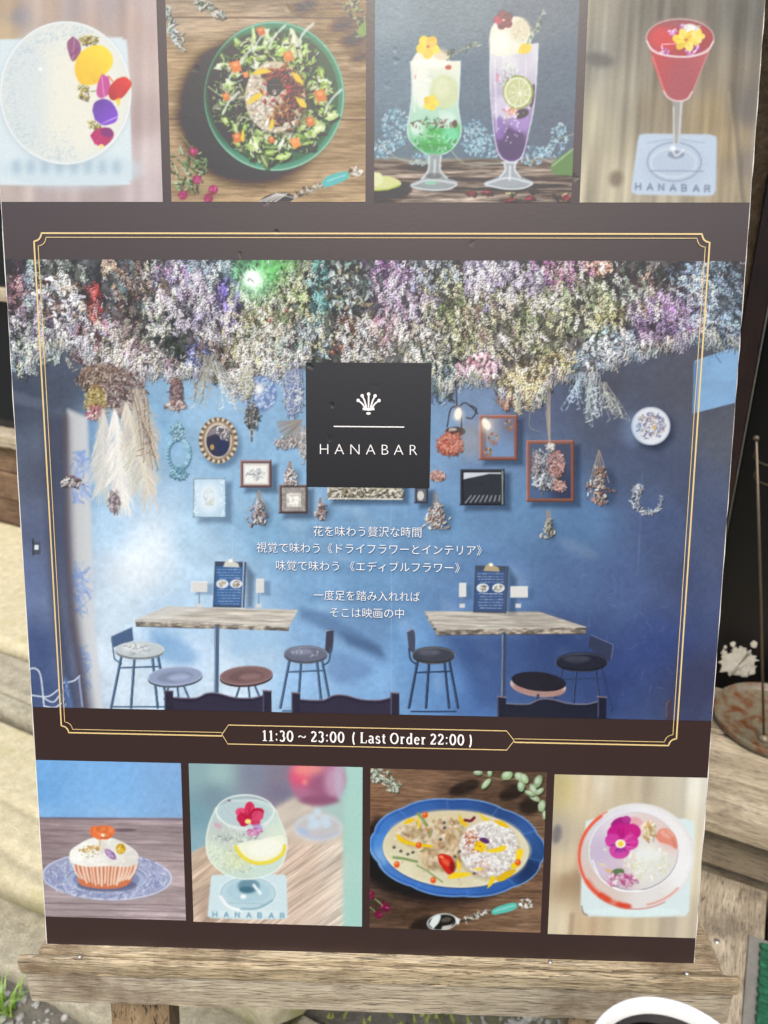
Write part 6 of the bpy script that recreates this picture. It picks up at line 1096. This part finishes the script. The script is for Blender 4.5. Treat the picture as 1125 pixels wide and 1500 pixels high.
        for xx in (x0 + 11, x1 - 15): ell(xx, y0 + 33, 9, 6.5, (214, 222, 226)); leafs(14, in_ell(xx, y0 + 33, 5, 4), [(90, 96, 90), (190, 180, 150), (150, 120, 100)], (2, 4), (1.4, 2.4), 0, 90, .9, False)
        poly([(x0 + 12, y0 + 8), (x0 + 15, y0 + 1), (x0 + 21, y0 - 4), (x0 + 27, y0 + 0), (x0 + 34, y0 + 3), (x0 + 36, y0 + 9)], (206, 206, 190) if x0 < 500 else (176, 156, 110)); ell(x0 + 23, y0 - 1, 3, 2.4, (250, 248, 230)); line([(x1 - 4, y0 + 2), (x1 - 6, y1)], 2, (190, 206, 220) if x0 < 500 else (70, 80, 100), .8)
    for x0, y0, x1, y1, sx in ((281, 852, 304, 867, 292), (376, 848, 387, 868, 379), (673, 854, 683, 874, 677), (748, 859, 773, 875, 759)):
        poly(R4(x0 + 6, y0 + 3, x1 + 9, y1 + 4), (50, 80, 120), .4, 3); line([(sx, y1), (sx, 888)], 1.3, (110, 120, 136)); poly(R4(sx - 4, 884, sx + 4, 890), (206, 206, 206)); poly(R4(x0, y0, x1, y1), (216, 214, 208)); line([(x0, y1), (x0, y0), (x1, y0)], 1, (246, 246, 242), .8)
    # stools and chairs
    poly([(163, 932), (194, 918), (196, 938), (167, 948)], (66, 92, 134)); line([(163, 932), (194, 918)], 1.4, (140, 170, 206), .9); line([(164, 935), (168, 965), (178, 972)], 2.4, (80, 110, 146)); line([(182, 942), (181, 955)], 3, (70, 92, 126)); stool_bar(205, 951, 36, 12, (186, 196, 200), (60, 92, 128), edge=(220, 230, 236)); leafs(20, in_ell(205, 951, 28, 8), [(130, 130, 134), (214, 220, 222)], (3, 9), (1, 2), 0, 30, .6, False)
    poly(curve([(478, 925), (487, 921), (489, 930), (486, 955), (476, 955)], 5), (60, 60, 76)); line([(478, 924), (488, 922)], 1.4, (150, 160, 176), .8); line(curve([(484, 950), (482, 968), (472, 975)]), 2.6, (60, 80, 110)); stool_bar(448, 957, 32, 12, (96, 100, 122), (58, 84, 120), edge=(176, 190, 206)); leafs(10, in_ell(448, 956, 20, 6), [(206, 214, 220)], (2, 5), (.8, 1.4), 60, 50, .6, False)
    poly(curve([(596, 925), (604, 921), (608, 930), (607, 955), (599, 952)], 5), (66, 70, 92)); line([(597, 925), (605, 921)], 1.4, (150, 160, 180), .8); line(curve([(599, 950), (602, 966), (612, 974)]), 2.6, (44, 56, 84)); stool_bar(635, 958, 31, 11.5, (58, 62, 74), (40, 56, 88), edge=(170, 160, 130))
    poly([(864, 930), (898, 944), (895, 966), (890, 970), (862, 948)], (46, 54, 82)); line([(866, 930), (898, 944), (895, 966)], 1.2, (110, 122, 156), .8); stool_bar(852, 968, 38, 13, (36, 38, 52), (40, 58, 100), y1=1040, edge=(110, 120, 150)); poly([(884, 985), (910, 1000), (905, 1036), (880, 1036)], (40, 56, 110), .5, 8)
    for x, y, rx, ry, c, rim in ((257, 990, 40, 14, (136, 152, 188), (196, 210, 232)), (361, 989, 39, 14, (126, 92, 92), (176, 150, 150))):
        for dx in (-12, 4, 16): line([(x + dx * .6, y + 8), (x + dx * 1.3, 1024)], 3, (66, 86, 120))
        ell(x, y + 3, rx, ry, np.array(c) * .55, 1, -4); ell(x, y, rx, ry, c, 1, -4); ell(x, y, rx - 1, ry - 1, rim, .6, -4, 1, ring=1.6); ell(x, y + 1, rx * .66, ry * .6, np.array(c) * .86, .9, -4, 3); ell(x + 6, y + 2, rx * .4, ry * .34, np.clip(np.array(c) * 1.2, 0, 255), .7, -4, 5)
    ell(788, 1004, 41, 16, (196, 170, 160), 1, 6); ell(789, 1009, 38, 11, (160, 110, 100), .8, 6, 3); ell(789, 998, 40, 14, (36, 34, 44), 1, 6); line([(788, 1018), (787, 1030)], 4, (50, 60, 90))
    DK = (50, 46, 66)
    for xa, xb, dx in ((241, 398, 0), (427, 585, 3), (728, 888, 9)):
        tp_ = curve([(xa + 12, 1021 + dx), (xa + 45, 1022 + dx), (xa + 62, 1015 + dx), ((xa + xb) / 2, 1016 + dx - 1), (xb - 55, 1021 + dx), (xb - 30, 1022 + dx), (xb - 12, 1018 + dx)], 6)
        poly(tp_ + [(xb - 12, 1066), (xa + 12, 1066)], DK if xa < 700 else (34, 36, 52)); line(tp_, 2, (130, 120, 140), .7); line([(p[0], p[1] + 4) for p in tp_], 1.5, (30, 26, 40), .6)
        for x in (xa, xb - 13): poly(R4(x, 1011 + dx, x + 13, 1066), np.array(DK) * .9 if xa < 700 else (32, 34, 50)); line([(x, 1011 + dx), (x + 13, 1012 + dx)], 2, (140, 116, 124), .8); line([(x + 1, 1012 + dx), (x + 1, 1050)], 1.2, (120, 130, 170), .6)
    poly(curve([(975, 1066), (975, 1030), (979, 1025), (984, 1028), (985, 1066)], 4), (66, 56, 72)); line([(976, 1050), (976, 1030), (980, 1026)], 1, (130, 120, 140), .7)
    # soft shade behind the lettering
    for y, x0, x1 in ((780, 459, 618), (805, 376, 706), (831, 405, 673), (874, 459, 615), (899, 483, 592)): line([(x0, y), (x1, y + 2)], 14, (56, 96, 146), .22, 8)
setT()

# ------------------------------------------------------------------ lay the pictures on the board
LIFTY = ([0, 330, 700, 1050, 1400], [8, 0, -6, -10, -12])
VEIL = ([12, 100, 188, 275, 363, 451, 539, 627, 715, 803, 891, 1066, 1330], [
    [.099, .086, .077, .064, .052, .038, .024, .015, .010, .008, .006, .006, .009],
    [.228, .171, .130, .100, .076, .053, .033, .020, .012, .009, .007, .006, .009],
    [.137, .113, .094, .077, .062, .045, .028, .017, .011, .008, .007, .006, .009]])
def to_albedo(seen, px, py):
    """printed ink from the colour the camera saw: take off the sheen and the exposure"""
    lf = np.interp(py, LIFTY[0], LIFTY[1])[..., None] / 255; c = np.clip(seen, 0, 1) * (1 - lf) + lf; lin = np.where(c <= .04045, c / 12.92, ((c + .055) / 1.055) ** 2.4)
    vs_ = [np.interp(py, VEIL[0], q) for q in VEIL[1]]; t = np.clip((px - 117) / 425, 0, 2)
    v = np.where(t < 1, vs_[0] * (1 - t) + vs_[1] * t, vs_[1] * (2 - t) + vs_[2] * (t - 1))[..., None]
    return np.clip((lin - v) / np.array([1.43, 1.37, 1.34]), .004, .86)
def photo_mesh(name, corners, label, full=(False, False), lift=1, step=1.2):
    """a rectangle of the board with its painted picture as mesh colours"""
    c = [uv(*p) for p in corners]                      # TL, TR, BR, BL
    u0 = -BW / 2 + .0002 if full[0] else (c[0][0] + c[3][0]) / 2; u1 = BW / 2 - .0002 if full[1] else (c[1][0] + c[2][0]) / 2
    v1 = (c[0][1] + c[1][1]) / 2; v0 = (c[2][1] + c[3][1]) / 2
    d = step * .00058; nx = int((u1 - u0) / d) + 1; ny = int((v1 - v0) / d) + 1
    U, V = np.meshgrid(np.linspace(u0, u1, nx), np.linspace(v0, v1, ny)); PX, PY = px_of(U, V)
    x = np.clip(PX - .5, 0, CW - 1.01); y = np.clip(PY - .5, 0, CH - 1.01); xi = x.astype(int); yi = y.astype(int); fx = (x - xi)[..., None]; fy = (y - yi)[..., None]
    S_ = (CV[yi, xi] * (1 - fx) + CV[yi, xi + 1] * fx) * (1 - fy) + (CV[yi + 1, xi] * (1 - fx) + CV[yi + 1, xi + 1] * fx) * fy
    A = to_albedo(S_, PX, PY)
    P = U[..., None] * AX + V[..., None] * AV + AN * (.0003 + LIFT * lift)
    me = bpy.data.meshes.new(name); nv = nx * ny; me.vertices.add(nv); me.vertices.foreach_set('co', P.reshape(-1).astype(np.float32))
    j, i = np.mgrid[0:ny - 1, 0:nx - 1]; k = (j * nx + i).ravel(); Q = np.stack([k, k + 1, k + nx + 1, k + nx], 1).astype(np.int32)
    me.loops.add(Q.size); me.loops.foreach_set('vertex_index', Q.ravel()); me.polygons.add(len(Q)); me.polygons.foreach_set('loop_start', np.arange(0, Q.size, 4, dtype=np.int32))
    at = me.color_attributes.new('print', 'FLOAT_COLOR', 'POINT'); rgba = np.ones((nv, 4), np.float32); rgba[:, :3] = A.reshape(-1, 3); at.data.foreach_set('color', rgba.ravel())
    me.materials.append(M_print); me.update(calc_edges=True); me.validate()
    o = link(bpy.data.objects.new(name, me), sign); o['label'] = label; return o
for fn, cs_, lab, full in (
    (pic_foam, [(-16, -24), (229.5, -24), (238, 296), (2, 296)], 'printed photo of a foamy drink strewn with petals', (True, False)),
    (pic_salad, [(243, -24), (537, -24), (535, 296), (250.5, 296)], 'printed photo of a salad on a green plate', (False, False)),
    (pic_sundaes, [(550, -24), (848, -24), (838, 297), (547.6, 297)], 'printed photo of green and violet ice cream sodas', (False, False)),
    (pic_cocktail, [(861.5, -24), (1119, -24), (1098, 297), (849.7, 297)], 'printed photo of a red cocktail on a coaster', (False, True)),
    (pic_interior, [(7, 379), (1090, 384), (1043, 1057), (47, 1034)], 'printed photo of a blue room hung with dried flowers', (True, True)),
    (pic_cupcake, [(53, 1112.7), (265.4, 1117.5), (272.5, 1348), (68, 1341.5)], 'printed photo of a frosted cupcake on a glass plate', (True, False)),
    (pic_lemon, [(276.8, 1118), (531.5, 1123), (530, 1357.6), (283.5, 1348.5)], 'printed photo of a drink with a lemon slice', (False, False)),
    (pic_curry, [(542.7, 1124), (801, 1132), (791.5, 1366), (541.3, 1358)], 'printed photo of curry and rice on a blue plate', (False, False)),
    (pic_pansy, [(812, 1132.8), (1038, 1140), (1019, 1374), (802.5, 1367)], 'printed photo of a pink drink with a pansy', (False, True))):
    fn(); setT()
    lum = CV.mean(2, keepdims=True)
    if fn is pic_interior:
        CV[:] = lum + (CV - lum) * .80
    # developing the print: open the mid tones, soften a touch, a little grain
    CV[:] = np.clip(CV, 0, 1.03) ** (.86 if fn is pic_interior else .92)
    if fn is not pic_interior: blur(0, 0, CW, 310, .55) if cs_[0][1] < 300 else blur(0, 1095, CW, 1400, .55)
    CV[:] += RS.normal(0, .012, CV.shape[:2] + (1,)).astype(np.float32)
    photo_mesh('printed_photo', cs_, lab, full)

# ------------------------------------------------------------------ lines, logo and lettering
M_gold = sheen_print('gold_ink', (.60, .45, .20, 1), .4); M_cream = sheen_print('white_ink', (.76, .74, .72, 1), .4); M_navy = sheen_print('navy_ink', (.006, .007, .010, 1), .4)
M_inkshade = sheen_print('blue_ink_shade', (.09, .19, .33, 1), .4)
def strip(bm, pts, wd, n, closed=False):
    k = len(pts); L_, R_2 = [], []
    for i in range(k):
        a = pts[(i - 1) % k] if (closed or i) else pts[i]; b = pts[(i + 1) % k] if (closed or i < k - 1) else pts[i]
        dx, dy = b[0] - a[0], b[1] - a[1]; l = math.hypot(dx, dy) or 1; nx, ny = -dy / l * wd / 2, dx / l * wd / 2
        p = pts[i]; L_.append(bm.verts.new(board(p[0] + nx, p[1] + ny, n))); R_2.append(bm.verts.new(board(p[0] - nx, p[1] - ny, n)))
    for i in range(k if closed else k - 1):
        j = (i + 1) % k; bm.faces.new((R_2[i], R_2[j], L_[j], L_[i]))
def face_board(o):
    """make all faces look out of the board"""
    me = o.data; n = Vector(AN); bad = [p.index for p in me.polygons if p.normal.dot(n) < 0]
    if bad:
        bm = bmesh.new(); bm.from_mesh(me); bm.faces.ensure_lookup_table(); bmesh.ops.reverse_faces(bm, faces=[bm.faces[i] for i in bad]); bm.to_mesh(me); bm.free()
    return o
px1 = .00058
tl, tr, br_, bl = uv(52, 341), uv(1044.5, 344), uv(985, 1095), uv(89, 1069)
bu0, bu1 = (tl[0] + bl[0]) / 2, (tr[0] + br_[0]) / 2; bv1 = (tl[1] + tr[1]) / 2; bv0 = (bl[1] + br_[1]) / 2
hx = [uv(325.5, 1073.5), uv(335, 1057.5), uv(742, 1068), uv(753, 1083.5), uv(742, 1098), uv(334, 1087)]
vm = (hx[0][1] + hx[3][1]) / 2
def border_path(ins, r):
    """open path round the frame with scooped corners, from the left of the hours plate round to its right"""
    a, b, c, d = bu0 + ins, bu1 - ins, bv0 + ins, bv1 - ins; o = []
    def arc(cx, cy, t0, t1): return [(cx + r * math.cos(math.radians(t0 + (t1 - t0) * k / 10)), cy + r * math.sin(math.radians(t0 + (t1 - t0) * k / 10))) for k in range(11)]
    o.append((hx[0][0], c)); o += arc(a, c, 0, 90); o += arc(a, d, -90, 0); o += arc(b, d, 180, 270); o += arc(b, c, 90, 180); o.append((hx[3][0], c)); return o
bm = bmesh.new(); strip(bm, border_path(0, .0062), .0013, .0003 + LIFT * 2); face_board(bm_obj('border_line', bm, M_gold, sign))
bm = bmesh.new(); strip(bm, border_path(.0032, .0066), .0006, .0003 + LIFT * 2); face_board(bm_obj('border_line', bm, M_gold, sign))
hs = []
for i, (u_, v_) in enumerate(hx): hs.append((u_, {0: bv0 + .0016, 3: bv0 + .0016}.get(i, bv0 + .0016 + (.0088 if i in (1, 2) else -.0088))))
hv = [h[1] for h in hs]
bm = bmesh.new(); strip(bm, hs, .0009, .0003 + LIFT * 3, True); plate = face_board(bm_obj('hours_frame', bm, M_gold, sign))

lg = [uv(448, 530.5), uv(632, 532), uv(629.5, 715), uv(449, 713)]
lu0, lu1 = (lg[0][0] + lg[3][0]) / 2, (lg[1][0] + lg[2][0]) / 2; lv1, lv0 = (lg[0][1] + lg[1][1]) / 2, (lg[2][1] + lg[3][1]) / 2
logo = bplane('logo_square', [(lu0, lv0), (lu1, lv0), (lu1, lv1), (lu0, lv1)], .0003 + LIFT * 2, M_navy, sign)
bm = bmesh.new(); a, b = uv(489, 624.5), uv(592, 625.5); vv = (a[1] + b[1]) / 2; strip(bm, [(a[0], vv), (b[0], vv)], .0009, .0003 + LIFT * 3); face_board(bm_obj('rule', bm, M_cream, logo))
# the crown: five rays with round tips, a band and a small base
bm = bmesh.new(); cx_, cy_ = uv(540, 598)
def disc(bm, u_, v_, ru, rv, n, seg=20): bm.faces.new([bm.verts.new(board(u_ + ru * math.cos(k * math.tau / seg), v_ + rv * math.sin(k * math.tau / seg), n)) for k in range(seg)])
for k, ang_ in enumerate((-54, -28, 0, 28, 54)):
    t = math.radians(ang_); ln = .0115 if abs(ang_) < 30 else .0108; x0_, y0_ = cx_ + math.sin(t) * .0035, cy_ + .0005; x1_, y1_ = cx_ + math.sin(t) * ln * .98, cy_ + math.cos(t) * ln
    n0 = .0003 + LIFT * (3 + .1 * k); strip(bm, [(x0_, y0_), (x0_ * .45 + x1_ * .55 - math.sin(t) * .0006, y0_ * .4 + y1_ * .6), (x1_, y1_)], .0013, n0); disc(bm, x1_, y1_, .0014, .0014, n0 + .00004)
strip(bm, [(cx_ - .0048, cy_ - .0004), (cx_, cy_ - .0009), (cx_ + .0048, cy_ - .0004)], .0021, .0003 + LIFT * 3.7); disc(bm, cx_, cy_ - .0042, .0019, .0011, .0003 + LIFT * 3.8)
face_board(bm_obj('crown_emblem', bm, M_cream, logo))
def lettering(txt, x0, x1, yb, h, m, parent, n, off=0.0, wide=None, nm='lettering', d=(0, 0), space=1.0):
    """flat type set on the board: x0..x1 and the base line yb in photo pixels, h the glyph height in pixels"""
    c = bpy.data.curves.new('type', 'FONT'); c.body = txt; c.offset = off; c.space_character = space; c.resolution_u = 3
    t = bpy.data.objects.new('type', c); COL.objects.link(t); bpy.context.view_layer.update()
    me = t.to_mesh(); V = np.array([v.co[:] for v in me.vertices]); Fc = [list(p.vertices) for p in me.polygons]; t.to_mesh_clear(); bpy.data.objects.remove(t); bpy.data.curves.remove(c)
    a, b = uv(x0, yb), uv(x1, yb + (x1 - x0) * .026 * max(0, (yb - 300) / 1100)); v0 = (a[1] + b[1]) / 2; w_ = V[:, 0].max() - V[:, 0].min(); sx = (b[0] - a[0]) / w_; sy = h * .00061 / (V[:, 1].max() - V[:, 1].min())
    W_ = [board(a[0] + (x - V[:, 0].min()) * sx + d[0], v0 + (y - V[:, 1].min()) * sy + d[1], n) for x, y, _ in V]
    return face_board(mesh_obj(nm, W_, Fc, m, parent))
nT = .0003 + LIFT * 4
lettering('HANABAR', 469, 611, 664.8, 13.4, M_cream, logo, nT, -.016, space=1.6)
for txt, x0, x1, yb, h in (('花を味わう贅沢な時間', 459.5, 617, 785, 14.5), ('視覚で味わう《ドライフラワーとインテリア》', 376.5, 705, 809, 14.5), ('味覚で味わう 《エディブルフラワー》', 405, 673, 835, 14.5), ('一度足を踏み入れれば', 460, 615, 878.5, 14.5), ('そこは映画の中', 484, 591.5, 903.5, 14.2)):
    lettering(txt, x0, x1, yb, h, M_inkshade, sign, nT - .00015, 0, nm='lettering_shadow', d=(.0003, -.0004)); lettering(txt, x0, x1, yb, h, M_cream, sign, nT, -.009)

# the opening hours in an old style bold roman, drawn with a broad pen
def arcp(cx, cy, rx, ry, t0, t1, n=14): return [(cx + rx * math.cos(math.radians(t0 + (t1 - t0) * k / n)), cy + ry * math.sin(math.radians(t0 + (t1 - t0) * k / n))) for k in range(n + 1)]
PEN = {  # strokes in em units (y up): (points, thick, thin)
    '1': (.44, [([(.22, .0), (.22, .70)], 1), ([(.06, .58), (.22, .69)], .6), ([(.04, .02), (.40, .02)], .45)]),
    '0': (.56, [(arcp(.28, .35, .21, .33, 0, 360, 30), 1)]),
    '2': (.52, [(arcp(.25, .51, .17, .17, 160, -40) + [(.07, .05)], 1), ([(.05, .045), (.46, .045)], .95), ([(.455, .03), (.475, .15)], .5)]),
    '3': (.52, [(arcp(.23, .52, .16, .16, 150, -70), 1), (arcp(.23, .19, .19, .18, 80, -150), 1)]),
    ':': (.26, [([(.13, .10), (.13, .1001)], 1.25), ([(.13, .46), (.13, .4601)], 1.25)]),
    '~': (.78, [([(.10, .29), (.20, .38), (.30, .38), (.42, .31), (.52, .28), (.62, .30), (.70, .39)], .75)]),
    '(': (.40, [(arcp(.38, .29, .22, .46, 118, 242), .9)]), ')': (.40, [(arcp(.02, .29, .22, .46, 62, -62), .9)]),
    'L': (.60, [([(.15, .0), (.15, .70)], 1.05), ([(.04, .685), (.28, .685)], .45), ([(.04, .02), (.52, .02)], .5), ([(.53, .01), (.555, .19)], .6)]),
    'a': (.50, [(arcp(.22, .35, .14, .12, 150, 0) + [(.36, .06), (.40, .02), (.46, .04)], 1), (arcp(.21, .13, .145, .12, 70, 300), .9)]),
    's': (.40, [(arcp(.20, .35, .125, .11, 40, 230) + arcp(.20, .125, .135, .115, 60, -140), .95), ([(.325, .34), (.33, .45)], .4), ([(.065, .14), (.06, .02)], .4)]),
    't': (.36, [([(.17, .60), (.17, .10), (.22, .02), (.33, .05)], 1), ([(.04, .455), (.32, .455)], .5)]),
    'O': (.74, [(arcp(.37, .35, .29, .33, 0, 360, 34), 1)]),
    'r': (.42, [([(.14, .0), (.14, .46)], 1), ([(.03, .45), (.14, .45)], .5), ([(.04, .02), (.27, .02)], .45), (arcp(.27, .29, .12, .15, 150, 50), .95), ([(.34, .40), (.345, .4001)], 1.1)]),
    'd': (.56, [([(.41, .72), (.41, .02)], 1), ([(.29, .705), (.41, .705)], .45), ([(.41, .02), (.52, .02)], .45), (arcp(.25, .225, .18, .215, 0, 360, 26), .9)]),
    'e': (.46, [([(.06, .25), (.38, .25)], .45), (arcp(.225, .225, .17, .215, 8, 320, 24), .95)]), ' ': (.13, [])}
def pen_text(txt, x0, x1, yb, hpx, m, parent, n, thick=.145, thin=.07, gap=.10):
    tot = sum(PEN[c][0] + gap for c in txt) - gap; (ua, va), (ub, vb) = uv(x0, yb), uv(x1, yb + (x1 - x0) * .026); k = (ub - ua) / tot; ky = hpx * .00063 / .70; v0 = (va + vb) / 2
    bm = bmesh.new(); x = 0; lay_ = 0
    for ch in txt:
        for pts, f in PEN[ch][1]:
            lay_ += 1; nn = n + .000004 * (lay_ % 9); Lp, Rp = [], []
            closed = len(pts) > 20 and math.dist(pts[0], pts[-1]) < .02
            if math.dist(pts[0], pts[-1]) < .001 and not closed:
                disc(bm, ua + (x + pts[0][0]) * k, v0 + pts[0][1] * ky, .052 * f * k, .052 * f * ky, nn, 14); continue
            for i, p in enumerate(pts):
                a = pts[max(0, i - 1)]; b = pts[min(len(pts) - 1, i + 1)]
                if closed and i in (0, len(pts) - 1): a, b = pts[-2], pts[1]
                dx, dy = b[0] - a[0], b[1] - a[1]; l = math.hypot(dx, dy) or 1; dx /= l; dy /= l
                wdt = (thin + (thick - thin) * abs(dy * .97 + dx * .22)) * f if f >= .7 else thin * f * 1.6
                Lp.append((p[0] - dy * wdt / 2, p[1] + dx * wdt / 2)); Rp.append((p[0] + dy * wdt / 2, p[1] - dx * wdt / 2))
            Lv = [bm.verts.new(board(ua + (x + q[0]) * k, v0 + q[1] * ky, nn)) for q in Lp]; Rv = [bm.verts.new(board(ua + (x + q[0]) * k, v0 + q[1] * ky, nn)) for q in Rp]
            for i in range(len(pts) - 1): bm.faces.new((Rv[i], Rv[i + 1], Lv[i + 1], Lv[i]))
        x += PEN[ch][0] + gap
    return face_board(bm_obj('lettering', bm, m, parent))
pen_text('11:30 ~ 23:00  ( Last Order 22:00 )', 384.5, 692.5, 1083.5, 15.5, M_cream, plate, nT)
